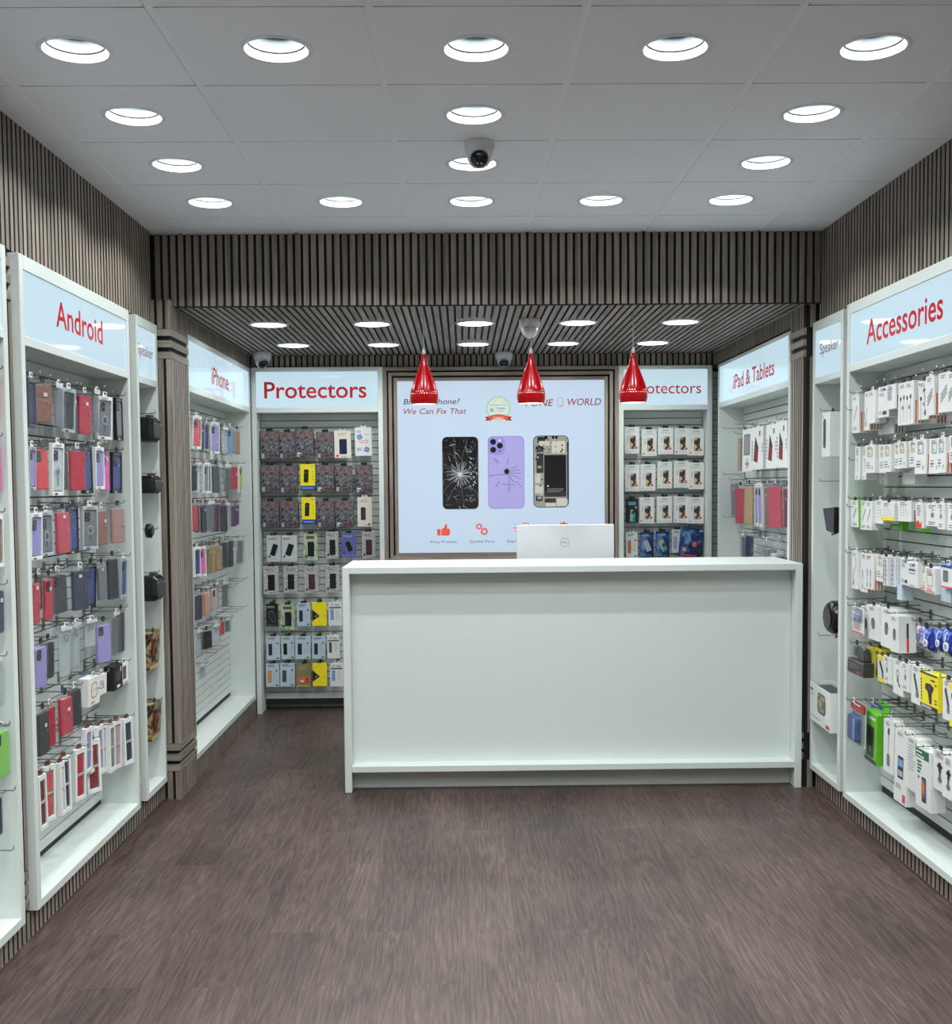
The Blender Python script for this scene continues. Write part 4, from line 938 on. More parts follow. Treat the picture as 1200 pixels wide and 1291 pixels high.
def frame_of(bay,c,d):
    if bay in('LA','L0','LS'): return (-1.572-d,c),PI/2,1
    if bay=='IP': return (-1.545-d,c),PI/2,1
    if bay in('PL','PR'): return (c,8.12+d),0,0
    if bay=='TB': return (1.855+d,c),-PI/2,-1
    return (1.858+d,c),-PI/2,-1
CUR=['',0]
def tab(R,m='black',w=.03,h=.024,y=.004,n='hang_tab'):
    if CUR[0]=='IP' and CUR[1] in(2,3,4) and RN.random()<.45: m='redlab'
    b=MB();b.slab(0,h/2-.002,w,h,y,y+.002,.006,m);b.slab(0,h*.62,w*.5,h*.22,y-.0006,y,.002,'hole');return b.build(n,R)
def film(R,w,h,d,z0=.008):
    b=MB();b.slab(0,(z0-h)/2,w,h+z0,-.003,d,.006,'film',.003);return b.build('clear_bag',R)
def bars(b,x0,x1,z,n,m,y=-.0006,hh=.0035,st=.008):
    for k in range(n): b.rect(x0,x0+(x1-x0)*RN.uniform(.6,1),z-k*st-hh,z-k*st,y,m)
def phone_case(w,h,z0,m,style,d=.011):
    """one phone cover: rounded shell, camera plate or flip clasp"""
    b=MB();cz=z0-h/2;b.slab(0,cz,w,h,.001,.001+d,.011 if style!='w' else .006,m,.0022,5)
    if style=='w':
        b.slab(w*.34,cz+.0,w*.26,h*.09,-.0012,.001,.004,m,.0008);b.ell(w*.27,cz,.004,.004,-.0016,'steel',10)
        b.ribbon([(-w*.40,cz-h*.47),(-w*.40,cz+h*.47)],.0012,.0007,'charcoal')
    return b
def camera_plate(R,w,z0):
    b=MB();s=min(.034,w*.42);cx,cz=-w/2+s*.72,z0-s*.78;b.slab(cx,cz,s,s*1.15,-.0012,.001,.007,'black:g',.0006)
    for a,c in ((-.22,.28),(-.22,-.28),(.24,0)): b.ell(cx+a*s,cz+c*s,s*.15,s*.15,-.0016,'ink',12)
    return b.build('camera_window',R)
def sticker(R,w,h):
    x=RN.uniform(-.1,.25)*w;z=-h*RN.uniform(.16,.4);b=MB();b.slab(x,z,.018,.012,-.0042,-.0034,.001,'white');b.rect(x-.006,x+.006,z-.001,z+.002,-.0044,'lineg');return b.build('price_sticker',R)
def k_bc(w,h,a):
    c,st=a[0],a[1];m=c+(':g' if c in('red','pink','crimson') else '')
    R=phone_case(w*.92,h*.90,-h*.085,m,st).build('bagged_phone_case')
    if st=='b': camera_plate(R,w*.92,-h*.085)
    film(R,w,h,.016);tab(R,'white' if RN.random()<.4 else 'black',.026)
    if RN.random()<.6 and h>.1: sticker(R,w,h)
    return R,'phone case'
def k_wp(w,h,a):
    fr,inn=a[0],a[1];t=max(.005,w*.07);d=.016;b=MB()
    b.box(-w/2,-w/2+t,0,d,-h,0,fr,.0008);b.box(w/2-t,w/2,0,d,-h,0,fr,.0008);b.box(-w/2+t,w/2-t,0,d,-h*.09,0,fr,.0008);b.box(-w/2+t,w/2-t,0,d,-h,-h*.93,fr,.0008)
    b.box(-w/2+t,w/2-t,d-.002,d,-h*.93,-h*.09,'pale');bars(b,-w*.3,w*.3,-h*.03,2,'lineg',-.0004,.003,.006);b.rect(-w*.3,-w*.05,-h*.985,-h*.95,-.0004,'charcoal' if fr!='black' else 'silver')
    R=b.build('boxed_phone_case');ih=h*.80
    p=phone_case(w-2*t-.006,ih,-h*.105,inn,'b',.008);q=p.build('phone_case',R)
    q.location.y=.003;camera_plate(q,w-2*t-.006,-h*.105)
    if len(a)>2:
        b=MB();r=w*.2;b.ring(0,-h*.55,r*.72,r,.0012,'silver',20);b.ring(0,-h*.55,r*.2,r*.4,.0012,'ink',14);b.rect(-r*.12,r*.12,-h*.8,-h*.62,.0012,'ink');b.build('ring_stand',R)
    b=MB();b.rect(-w/2+t,w/2-t,-h*.93,-h*.09,.0005,'film');b.build('clear_window',R);tab(R,'white' if fr!='black' else 'black');return R,'phone case'
def k_cl(w,h,a):
    b=MB();b.slab(0,-h*.54,w*.86,h*.88,.003,.012,.009,'film',.002);b.slab(0,-h*.54,w*.80,h*.84,.011,.013,.008,{'clear':'pale','grey':'smoke','white':'white','blush':'blush'}[a[0]],.0006)
    b.ring(0,-h*.2,w*.10,w*.16,.0022,'lineg',12);R=b.build('clear_phone_sleeve');film(R,w,h,.016);b=MB();b.slab(0,.0,w*.8,.02,.002,.004,.002,'white');b.build('header_card',R);tab(R,'white');return R,'phone case'
STR={'lilac':'lilac','white':'white','grey':'grey','blush':'blush','navy':'navy','maroon':'maroon','coral':'coral','red':'crimson','wine':'wine'}
def k_sb(w,h,a):
    t=max(.008,w*.16);d=.022;b=MB()
    for q in ((-w/2,-w/2+t,-h,0),(w/2-t,w/2,-h,0),(-w/2+t,w/2-t,-h*.10,0),(-w/2+t,w/2-t,-h,-h*.92)): b.box(q[0],q[1],0,d,q[2],q[3],'white',.0008)
    b.box(-w/2+t,w/2-t,d-.003,d,-h*.92,-h*.10,'white');R=b.build('watch_strap_box')
    s=MB();sw=(w-2*t)*.86
    s.slab(0,-h*.30,sw,h*.36,.004,.009,sw*.2,STR[a[0]],.001);s.slab(0,-h*.72,sw,h*.36,.004,.009,sw*.2,STR[a[0]],.001)
    for k in range(4): s.ell(0,-h*(.62+.07*k),.0014,.0022,.0038,'ink',8)
    S=s.build('watch_strap',R);k=MB();k.box(-sw*.62,sw*.62,.002,.010,-h*.535,-h*.485,'silver',.001);k.box(-sw*.4,sw*.4,.0005,.003,-h*.52,-h*.50,'gold',.0005);k.build('buckle',S)
    b=MB();b.rect(-w/2+t,w/2-t,-h*.92,-h*.10,.0012,'film');b.build('clear_window',R)
    b=MB();b.box(-.014,.014,.004,.016,-.001,.007,'copper',.001);b.box(-.009,-.003,.004,.014,.006,.018,'copper',.001);b.box(.003,.009,.004,.014,.006,.018,'copper',.001);b.build('brown_clip',R);return R,'watch strap'
def k_wb(w,h,a):
    w=min(w,.13);b=MB();b.box(-w/2,w/2,0,.045,-h,0,'black' if a[0]=='black' else 'white',.001)
    if a[0]=='gold':
        for r,m in ((.56,'gold'),(.46,'cream')): b.rr(0,-h*.47,w*r,h*r,w*.14,-.0004 if m=='gold' else -.0008,m)
        b.rect(-w*.3,w*.3,-h*.47,-h*.45,-.001,'gold');bars(b,-w*.3,w*.1,-h*.86,2,'lineg',hh=.003,st=.006)
    elif a[0]=='black': b.rect(-w*.15,w*.2,-h*.93,-h*.82,-.0005,'white');b.ell(-w*.02,-h*.45,w*.3,h*.24,-.0005,'ink');b.rect(w*.2,w*.36,-h*.3,-h*.1,-.0006,'silver')
    elif a[0]=='phone': b.rr(0,-h*.45,w*.4,h*.6,.004,-.0005,'ink');b.rect(-w*.4,w*.4,-h*.95,-h*.9,-.0005,'lineg')
    else: bars(b,-w*.3,w*.3,-h*.3,3,'lineg')
    R=b.build('small_gadget_box');tab(R,'white' if a[0]!='black' else 'black');return R,'gadget box'
def k_ar(w,h,a):
    b=MB();b.box(-w/2,w/2,0,.020,-h,0,'charcoal',.0008);b.rect(-w*.485,w*.485,-h*.985,-h*.015,-.0004,'art')
    b.poly([(-w*.42,-h*.27),(-w*.2,-h*.31),(w*.15,-h*.26),(w*.44,-h*.29),(w*.46,-h*.12),(w*.2,-h*.05),(-w*.1,-h*.10),(-w*.38,-h*.07)],-.0008,'artred')
    for k in range(7):
        x=RN.uniform(-.35,.35)*w;z=-h*RN.uniform(.4,.75);b.poly([(x,z),(x+w*.05,z+h*.02),(x+w*.12,z+h*.09),(x+w*.02,z+h*.05)],-.0008,RN.choice(('silver','grey','smoke')))
    b.rect(-w*.08,w*.45,-h*.89,-h*.84,-.0008,'maroon');b.rect(-w*.42,-w*.28,-h*.95,-h*.80,-.0008,'silver');bars(b,-w*.2,w*.4,-h*.915,2,'ink',-.0009,.003,.006)
    R=b.build('screen_protector_box');tab(R,'black',.045,.018)
    if RN.random()<.5: s=MB();s.slab(-w*.28,-h*.83,w*.18,.009,-.0016,-.0009,.001,'white');s.build('price_sticker',R)
    return R,'screen protector'
PH={'gold':'goldph','sunset':'sunph','teal':'tealph','ocean':'tealph'}
def k_pb(w,h,a):
    body,ph,st=a[0],a[1],a[2];d=.016;bm={'speck':'speckle','holo':'holog','violet':'navyart'}.get(body,body);pm=PH.get(ph,ph+':g' if ph in('black','navy','plum') else ph)
    b=MB();b.box(-w/2,w/2,0,d,-h,0,bm,.0008)
    if body in('black','indigo','violet'): ln='silver'
    else: ln='lineg'
    if st=='g':
        b.rr(w*.06,-h*.58,w*.38,h*.50,.006,-.0005,'charcoal');b.rr(w*.06,-h*.58,w*.35,h*.475,.005,-.0009,pm);b.rect(-w*.2,w*.2,-h*.10,-h*.075,-.0005,'lineg');bars(b,-w*.34,w*.34,-h*.15,2,'silver',hh=.002,st=.006)
        for k in range(3): b.ell(-w*.27,-h*(.38+.07*k),.0036,.0036,-.0005,'ink',8)
        b.ell(w*.30,-h*.78,.008,.008,-.001,'redlab',14);b.ell(-w*.34,-h*.90,.006,.006,-.0005,'redlab' if RN.random()<.3 else 'silver',12)
        for k in range(5): b.ell(-w*.1+k*w*.1,-h*.92,.003,.003,-.0005,'silver',8)
    elif st=='t':
        for x,z,r in ((-.22,-.34,.5),(.2,-.78,-.4)): b.rr(w*x,h*z,w*.28,h*.16,.004,-.0005,'blue',r);b.rr(w*x,h*z,w*.22,h*.12,.003,-.0009,'sky',r)
        b.ring(-w*.12,-h*.50,.009,.013,-.0005,'coral',14);b.ring(w*.16,-h*.50,.009,.013,-.0005,'coral',14);bars(b,-w*.38,-w*.05,-h*.72,3,'lineg');bars(b,w*.1,w*.42,-h*.25,1,'coral');bars(b,-w*.4,-.1*w,-h*.13,2,'lineg')
    elif st=='k':
        r=-.32 if body=='pale' else .36;b.rr(w*.02,-h*.55,w*.40,h*.46,.007,-.0005,'silver',r);b.rr(w*.02,-h*.55,w*.37,h*.44,.006,-.0009,pm,r);bars(b,-w*.4,w*.3,-h*.10,2,'green' if body=='black' else ln,hh=.004)
        b.ell(-w*.32,-h*.80,.008,.008,-.0006,'ink',12)
        for k in range(5): b.rect(-w*.38+k*w*.16,-w*.32+k*w*.16,-h*.95,-h*.92,-.0006,ln)
    elif st=='u':
        b.poly([(-w*.2,-h*.95),(w*.34,-h*.95),(w*.2,-h*.45),(-w*.12,-h*.45)],-.0006,pm);b.rr(0,-h*.2,w*.7,h*.14,.01,-.0006,'ocean');b.ell(w*.33,-h*.36,.008,.008,-.0007,'silver',12)
    else:
        q=dict(c=(.03,-.58,.46,.56),r=(-.1,-.56,.34,.44),s=(-.2,-.56,.28,.50),b=(-.24,-.52,.24,.46))[st]
        b.rr(w*q[0],h*q[1],w*q[2],h*q[3],.006,-.0005,'ink' if st!='c' else 'black');b.rr(w*q[0],h*q[1],w*q[2]*.9,h*q[3]*.94,.005,-.0009,pm)
        if st=='s': bars(b,-w*.36,w*.3,-h*.06,2,'slate',hh=.004,st=.009);b.ell(w*.32,-h*.30,.007,.007,-.0006,'redlab' if ph=='sunset' else 'royal',12);bars(b,w*.08,w*.40,-h*.45,5,'silver',hh=.003,st=.012);b.rect(w*.22,w*.42,-h*.95,-h*.90,-.0006,'ink')
        if st=='b': b.rect(-w*.44,w*.44,-h*.25,-h*.20,-.0006,'navy');b.ring(-w*.22,-h*.11,.007,.009,-.0006,'slate',12);bars(b,w*.0,w*.4,-h*.09,2,'ink',hh=.003);bars(b,w*.05,w*.40,-h*.35,5,'silver',hh=.003,st=.012)
        if st in'cr': bars(b,-w*.3,w*.3,-h*.08,3,'gold' if body=='cream' else ln,hh=.003,st=.008);b.ell(-w*.32 if st=='c' else w*.3,-h*.92 if body=='cream' else -h*.85,.009,.009,-.0006,'redlab' if body=='cream' else 'ink',14);bars(b,-w*.1,w*.4,-h*.93,1,ln)
        if body=='holo': b.rr(0,-h*.14,w*.6,h*.10,.008,-.0006,'dgreen')
    R=b.build('screen_protector_box');tab(R,'white' if body in('white','cream') and st!='g' else 'black',.04,.018);return R,'screen protector'
def k_yb(w,h,a):
    b=MB();b.box(-w/2,w/2,0,.022,-h*.84,0,'yellow',.0008);b.rr(-w*.10,-h*.46,w*.32,h*.50,.005,-.0006,'black',-.05);b.rr(-w*.10,-h*.33,w*.10,h*.04,.002,-.0009,'smoke')
    for k in range(4): b.ell(w*.34,-h*(.3+.1*k),.003,.003,-.0006,'ink',8)
    b.rr(w*.30,-h*.08,w*.2,h*.07,.003,-.0006,'silver');R=b.build('screen_protector_box');c=MB();c.box(-w*.49,w*.49,.001,.021,-h,-h*.84,'royal',.0008);c.rect(-w*.4,w*.4,-h*.95,-h*.90,.0004,'sky');c.build('blue_base',R);tab(R,'black',.02);return R,'screen protector'
def k_tr(w,h,a):
    b=MB();b.box(-w/2,w/2,0,.016,-h,0,'yellow',.0008);b.poly([(-w*.49,-h*.80),(w*.02,-h*.58),(-w*.49,-h*.30)],-.0006,'black');b.ribbon([(-w*.49,-h*.28),(w*.05,-h*.02)],.0015,-.0006,'mustard');b.ribbon([(-w*.0,-h*.6),(w*.05,-h*.98)],.0012,-.0006,'mustard');b.rect(w*.28,w*.42,-h*.59,-h*.57,-.0006,'ink');b.ribbon([(-w*.30,-h*.62),(-w*.16,-h*.55)],.006,-.0009,'silver')
    R=b.build('screen_protector_box');tab(R,'black',.03);return R,'screen protector'
def k_ol(w,h,a):
    b=MB();b.box(-w/2,w/2,0,.016,-h,0,'olive',.0008);b.rect(-w*.49,w*.49,-h*.80,-h*.56,-.0006,'orange');b.ell(w*.25,-h*.67,w*.13,w*.12,-.0009,'redlab');b.rect(-w*.25,w*.02,-h*.79,-h*.72,-.0009,'white');b.rect(w*.1,w*.38,-h*.79,-h*.75,-.0009,'maroon');b.rect(-w*.49,w*.49,-h*.99,-h*.92,-.0006,'mustard');bars(b,-w*.35,w*.35,-h*.1,4,'gold')
    R=b.build('screen_protector_box');tab(R,'black',.03);return R,'screen protector'
def k_nv(w,h,a):
    b=MB();b.slab(0,-h/2,w*.94,h,0,.03,.008,'navyart',.003);P=[(-w*.36+w*.1*k*.6,-h*.45+h*.30*math.sin(.5+k*.45)) for k in range(7)]
    b.ribbon(P,.008,-.0006,'sky');b.ell(-w*.2,-h*.62,w*.12,h*.07,-.0006,'violet');b.ell(w*.16,-h*.55,w*.10,h*.10,-.0006,'coral');b.rect(-w*.36,-w*.12,-h*.85,-h*.65,-.0008,'ink');b.rect(-w*.33,-w*.16,-h*.82,-h*.68,-.001,'silver');b.rect(w*.32,w*.46,-h*.12,-h*.04,-.0008,'sky');b.rect(-w*.4,w*.3,-h*.97,-h*.91,-.0006,'redlab')
    R=b.build('screen_protector_pack');R.rotation_euler.y=.1;tab(R,'blue',.03);return R,'screen protector'
def k_tb(w,h,a):
    b=MB();b.box(-w/2,w/2,0,.032,-h,0,'white',.001)
    if a[0]=='grey':
        b.rr(-w*.05,-h*.36,w*.62,h*.50,.006,-.0006,'smoke');b.rr(-w*.05,-h*.36,w*.5,h*.42,.004,-.0009,'grey');b.rect(-w*.05,w*.05,-h*.92,-h*.70,-.0006,'grey');b.rect(-w*.2,w*.2,-h*.84,-h*.79,-.0006,'grey')
    else:
        b.poly([(-w*.28,-h*.80),(w*.06,-h*.84),(w*.12,-h*.48),(-w*.16,-h*.22)],-.0006,'charcoal');b.poly([(-w*.22,-h*.80),(w*.04,-h*.82),(w*.09,-h*.52),(-w*.12,-h*.50)],-.0009,'wine');b.rr(w*.22,-h*.16,w*.10,h*.12,.003,-.0006,'ink')
        for k in range(6): b.rect(-w*.44,-w*.36,-h*.78+k*h*.08,-h*.78+k*h*.08+h*.05,-.0006,'smoke')
        for k in range(3): b.rect(w*.38,w*.45,-h*.6+k*h*.08,-h*.6+k*h*.08+h*.05,-.0006,'smoke')
    R=b.build('tablet_case_box');tab(R,'white',.04);return R,'tablet case'
def k_cb(w,h,a):
    r=random.Random(3);vs=[];fs=[];n,mm=26,12
    for j in range(mm+1):
        t=j/mm;rad=(.50,.56,.57,.56,.53,.50,.46,.40,.33,.25,.17,.10,.13)[j]
        for k in range(n):
            an=2*PI*k/n;q=1+.10*math.sin(an*3+t*5)+r.uniform(-.10,.10);vs.append((rad*w*q*math.cos(an)+.06*t*w,.05+rad*.13*q*math.sin(an),-h+h*t+r.uniform(-.010,.010)*(0<j<mm)))
    for j in range(mm):
        for k in range(n): fs.append((j*n+k,j*n+(k+1)%n,(j+1)*n+(k+1)%n,(j+1)*n+k))
    fs.append(tuple(reversed(range(n))));R=MB().add(vs,fs,'film').build('clear_plastic_bag')
    MB().box(-.05,.02,.02,.08,-h+.005,-h+.05,'smoke',.004).build('spare_part',R);MB().box(.02,.08,.03,.09,-h+.005,-h+.03,'pale',.004).build('spare_part',R)
    MB().box(-.12,.12,-.02,.12,-h-.014,-h+.002,'slate',.003).build('dark_card',R);return R,'plastic bag'
SIDE={'orange':('white','orange'),'green':('vivid','vivid'),'brown':('white','brown'),'yellow':('yellow','yellow'),'none':('white',None),'redline':('white','coral'),'pale':('paleblue',None),'ybase':('white',None)}
def k_ac(w,h,a):
    dr,sd=a[0],a[1];d=.05 if h<.2 else .06
    if dr in('mouse','dots','plug','red'): d=.075
    sm,st=SIDE[sd];fm='paleblue' if sd=='pale' else 'white'
    b=MB();b.box(-w/2,w/2,0,d,-h,0,fm,side=sm)
    if st and sd in('orange','brown'):
        for x in (-w/2-.0005,w/2+.0005):
            for q in (.15,.42,.70):
                o=[(x,d*q,-h*.99),(x,d*(q+.13),-h*.99),(x,d*(q+.13),-h*.45),(x,d*q,-h*.45)];b.add(o if x>0 else o[::-1],[(0,1,2,3)],st)
    if sd=='redline':
        for z0,z1,m in ((-h*.98,-h*.6,'red'),(-h*.6,-h*.2,'ink')):
            for x in (-w/2-.0005,w/2+.0005):
                o=[(x,d*.45,z0),(x,d*.58,z0),(x,d*.58,z1),(x,d*.45,z1)];b.add(o if x>0 else o[::-1],[(0,1,2,3)],m)
    y=-.0006;Lm='lineg';D='ink'
    if sd=='ybase': b.rect(-w*.495,w*.495,-h*.995,-h*.80,y,'yellow')
    if sd=='yellow': b.rect(-w*.495,w*.495,-h*.16,-h*.005,y,'yellow');b.rect(-w*.495,w*.495,-h*.995,-h*.84,y,'yellow')
    elif dr not in('greenhead','phone'): bars(b,-w*.30,w*.22,-h*.06,2,Lm,hh=.0035,st=.008)
    if dr=='cord':
        b.ribbon([(w*(.18*math.sin(t*.55)-.02*t+.1),-h*(.16+.055*t)) for t in range(13)],.004,y,D);b.rect(-w*.28,-w*.12,-h*.9,-h*.80,y,Lm)
    elif dr=='pen': b.ribbon([(w*.25,-h*.28),(-w*.12,-h*.62)],.007,y,'smoke');b.ribbon([(-w*.12,-h*.62),(-w*.22,-h*.70)],.003,y,D);bars(b,-w*.3,w*.3,-h*.85,2,Lm)
    elif dr=='badge': b.ell(w*.1,-h*.10,w*.12,h*.03,y-.0004,'royal',14);b.rr(w*.12,-h*.86,w*.36,h*.12,.003,y,'ink');bars(b,-w*.36,w*.1,-h*.22,2,Lm);b.ring(-w*.28,-h*.84,.006,.009,y,'royal',12)
    elif dr=='text': bars(b,-w*.34,w*.3,-h*.16,9,Lm,hh=.003,st=h*.055)
    elif dr in('ear','ear2'):
        q=((-.2,-.38,0),(.18,-.36,0)) if dr=='ear' else ((.1,-.24,.5),(-.22,-.45,-.2))
        for x,z,r in q: b.ell(w*x,h*z,w*.10,h*.055,y,D,14,r);b.ribbon([(w*x,h*z-h*.05),(w*x+w*.05*math.sin(r*3),h*z-h*.55)],.0028,y,Lm)
        b.ell(w*.05,-h*.60,w*.09,h*.05,y,'smoke',12);
        if dr=='ear2': b.ell(w*.2,-h*.82,w*.14,h*.07,y,'maroon',12,.6);b.ribbon([(w*.1,-h*.3),(w*.36,-h*.72)],.003,y,Lm);b.rect(-w*.45,-w*.33,-h*.10,-h*.04,y,'orange')
    elif dr=='lines':
        for k in range(3): b.ribbon([(-w*.30,-h*(.56+.09*k)),(w*.30,-h*(.32+.09*k))],.0055,y,'smoke')
    elif dr=='vline': b.ribbon([(0,-h*.36),(0,-h*.78)],.003,y,D);b.ribbon([(0,-h*.36),(0,-h*.46)],.007,y,D);b.ell(-w*.1,-h*.93,.006,.006,y,Lm,8);bars(b,-w*.3,w*.3,-h*.14,3,Lm)
    elif dr=='vline2':
        for x in (-.2,.16): b.ribbon([(w*x,-h*.42),(w*x,-h*.84)],.0028,y,D);b.rect(w*x-.004,w*x+.004,-h*.62,-h*.42,y,'smoke');b.rect(w*x-.004,w*x+.004,-h*.93,-h*.82,y,D)
        b.rr(w*.0,-h*.045,w*.5,h*.03,.002,y,'gold')
    elif dr in('winb','wing','wino'):
        m={'winb':'beige','wing':'silver','wino':'olive'}[dr];b.rr(0,-h*.27,w*.56,h*.34,.005,y,m);b.rr(w*.03,-h*.27,w*.30,h*.22,.008,y-.0004,'cream' if m!='silver' else 'white');b.rect(-w*.1,w*.02,-h*.34,-h*.30,y-.0006,D);bars(b,-w*.34,w*.10,-h*.62,3,Lm,hh=.004,st=.011);b.rr(w*.26,-h*.82,w*.08,h*.12,.003,y,'smoke');b.rect(-w*.36,w*.0,-h*.74,-h*.71,y,D)
    elif dr=='dots':
        for j in range(2):
            for k in range(4): b.rect(-w*.30+j*w*.2,-w*.22+j*w*.2,-h*(.3+.14*k),-h*(.27+.14*k),y,Lm)
        b.ribbon([(w*.1,-h*.35),(w*.24,-h*.75)],.004,y,'silver')
    elif dr=='red': b.poly([(-w*.49,-h*.99),(w*.30,-h*.99),(w*.30,-h*.70),(w*.1,-h*.84),(-w*.1,-h*.68),(-w*.49,-h*.74)],y,'red');bars(b,-w*.3,w*.3,-h*.2,4,Lm)
    elif dr=='plug': b.rr(0,-h*.50,w*.26,h*.22,.006,y,'silver');b.rr(0,-h*.50,w*.18,h*.15,.004,y-.0004,'smoke');b.ribbon([(w*.0,-h*.38),(-w*.05,-h*.28),(w*.12,-h*.24)],.003,y,D);bars(b,-w*.3,w*.3,-h*.80,2,Lm)
    elif dr=='blue':
        for x in (-.2,.15): b.ribbon([(w*x,-h*.15),(w*x-w*.12,-h*.9)],.006,y,'royal');bars(b,w*x-.01,w*x+.012,-h*.3,5,'slate',hh=.003,st=.02)
    elif dr=='note': b.ell(w*.12,-h*.09,w*.12,h*.05,y-.0004,'royal',14);b.rr(-w*.05,-h*.30,w*.6,h*.08,.003,y,'slate');bars(b,-w*.34,w*.3,-h*.42,1,Lm);bars(b,-w*.34,w*.34,-h*.92,1,'coral')
    elif dr=='frame':
        q=outline(0,-h*.46,w*.52,h*.50,.006,3);b.ribbon(q+[q[0]],.0045,y,'peach');b.rect(-w*.2,w*.2,-h*.30,-h*.25,y,'smoke');b.rect(-w*.42,w*.42,-h*.97,-h*.90,y,'peach');bars(b,-w*.3,w*.3,-h*.80,2,'coral')
    elif dr=='mouse':
        b.ell(0,-h*.52,min(w*.17,.03),h*.17,y,'smoke',22,-.12);b.ell(0,-h*.42,min(w*.14,.024),h*.06,y-.0004,'ink',16,-.12);b.ribbon([(0,-h*.36),(0,-h*.46)],.004,y-.0006,'silver');b.ribbon([(-w*.02,-h*.50),(.02,-h*.66)],.002,y-.0006,'ink')
    elif dr=='phone': b.rr(-w*.18,-h*.52,w*.34,h*.86,.005,y-.0006,'slate');b.rect(w*.05,w*.4,-h*.55,-h*.2,y-.0006,'bronze')
    elif dr=='remote': b.ribbon([(-w*.16,-h*.30),(-w*.02,-h*.45),(w*.1,-h*.62),(w*.14,-h*.72)],.018 if w>.07 else .01,y-.0004,'ink');b.ell(w*.14,-h*.74,.016,.014,y-.0005,'smoke',14);b.ell(-w*.16,-h*.28,.010,.012,y-.0005,'ink',12)
    elif dr=='ring': b.ring(-w*.06,-h*.40,w*.10,w*.14,y,D,20);b.ribbon([(-w*.05,-h*.52),(w*.06,-h*.70),(w*.2,-h*.75)],.010,y,D);b.ell(-w*.04,-h*.58,.012,.012,y-.0004,'smoke',12)
    elif dr=='brush': b.ribbon([(w*.02,-h*.25),(w*.0,-h*.62)],.005,y,'smoke');b.rr(w*.02,-h*.22,w*.18,h*.12,.003,y-.0003,'ink');b.rr(0,-h*.76,w*.30,h*.24,.010,y-.0003,'smoke')
    elif dr=='phone2': b.rr(0,-h*.52,w*.46,h*.30,.006,y,'navy');b.rr(0,-h*.46,w*.38,h*.10,.003,y-.0004,'sky');b.rr(0,-h*.60,w*.38,h*.08,.003,y-.0004,'silver');b.rect(w*.2,w*.42,-h*.97,-h*.86,y,'coral');bars(b,-w*.35,w*.2,-h*.75,3,Lm)
    elif dr=='greenhead': b.rect(-w*.46,w*.40,-h*.17,-h*.02,y,'dgreen');bars(b,-w*.4,w*.2,-h*.06,2,'white',y-.0004,.006,.016);bars(b,-w*.36,-w*.05,-h*.22,4,'dgreen',hh=.008,st=.014);b.rr(w*.06,-h*.68,w*.30,h*.42,.006,y,'ink');b.rr(w*.06,-h*.66,w*.25,h*.32,.004,y-.0004,'sunph');b.ell(-w*.28,-h*.5,.008,.006,y,D,10)
    elif dr=='mount': b.rr(0,-h*.42,w*.22,h*.24,.006,y,'ink');b.ribbon([(-w*.2,-h*.40),(w*.2,-h*.40)],.012,y,'ink');b.ribbon([(0,-h*.5),(0,-h*.76)],.014,y,'ink');b.ell(0,-h*.72,.018,.012,y-.0004,'smoke',14);bars(b,-w*.3,w*.3,-h*.12,2,Lm)
    R=b.build('accessory_box');tab(R,'black' if RN.random()<.6 else 'white',.03,.020);return R,'accessory box'
def k_gb(w,h,a):
    b=MB();b.box(-w/2,w/2,0,.028,-h,0,'vivid',.001);b.rr(0,-h*.45,w*.5,h*.5,.005,-.0006,'dgreen');bars(b,-w*.3,w*.3,-h*.84,2,'white');R=b.build('accessory_box');tab(R,'white');return R,'accessory box'
def k_bl(w,h,a):
    b=MB();b.box(-w/2,w/2,0,.07,-h,0,'white',side='pale',top='royal');b.rect(-w*.49,w*.49,-h*.10,0,-.0006,'royal');b.rr(-w*.12,-h*.48,w*.4,h*.5,.005,-.0006,'slate');b.rr(-w*.12,-h*.5,w*.3,h*.4,.004,-.001,'smoke');b.rect(-w*.49,w*.49,-h,-h*.93,-.0006,'coral');R=b.build('accessory_box');tab(R,'white');return R,'accessory box'
def k_bp(w,h,a):
    b=MB();b.box(-w/2,w/2,.02,.024,-h,0,'white',.0006);b.rect(-w*.48,w*.48,-h*.99,-h*.92,.0192,'coral');b.rect(-w*.45,w*.2,-h*.88,-h*.60,.0192,'pale');bars(b,-w*.3,w*.3,-h*.66,3,'coral',.0188);R=b.build('blister_pack')
    MB().slab(0,-h*.30,w*.9,h*.52,0,.02,.015,'film',.006).build('clear_blister',R);c=MB();c.slab(-w*.2,-h*.32,w*.22,h*.3,.006,.016,.008,'pale',.003);c.slab(w*.12,-h*.34,w*.26,h*.26,.006,.016,.008,'lilac',.003);c.build('earphone_case',R);tab(R,'white');return R,'blister pack'
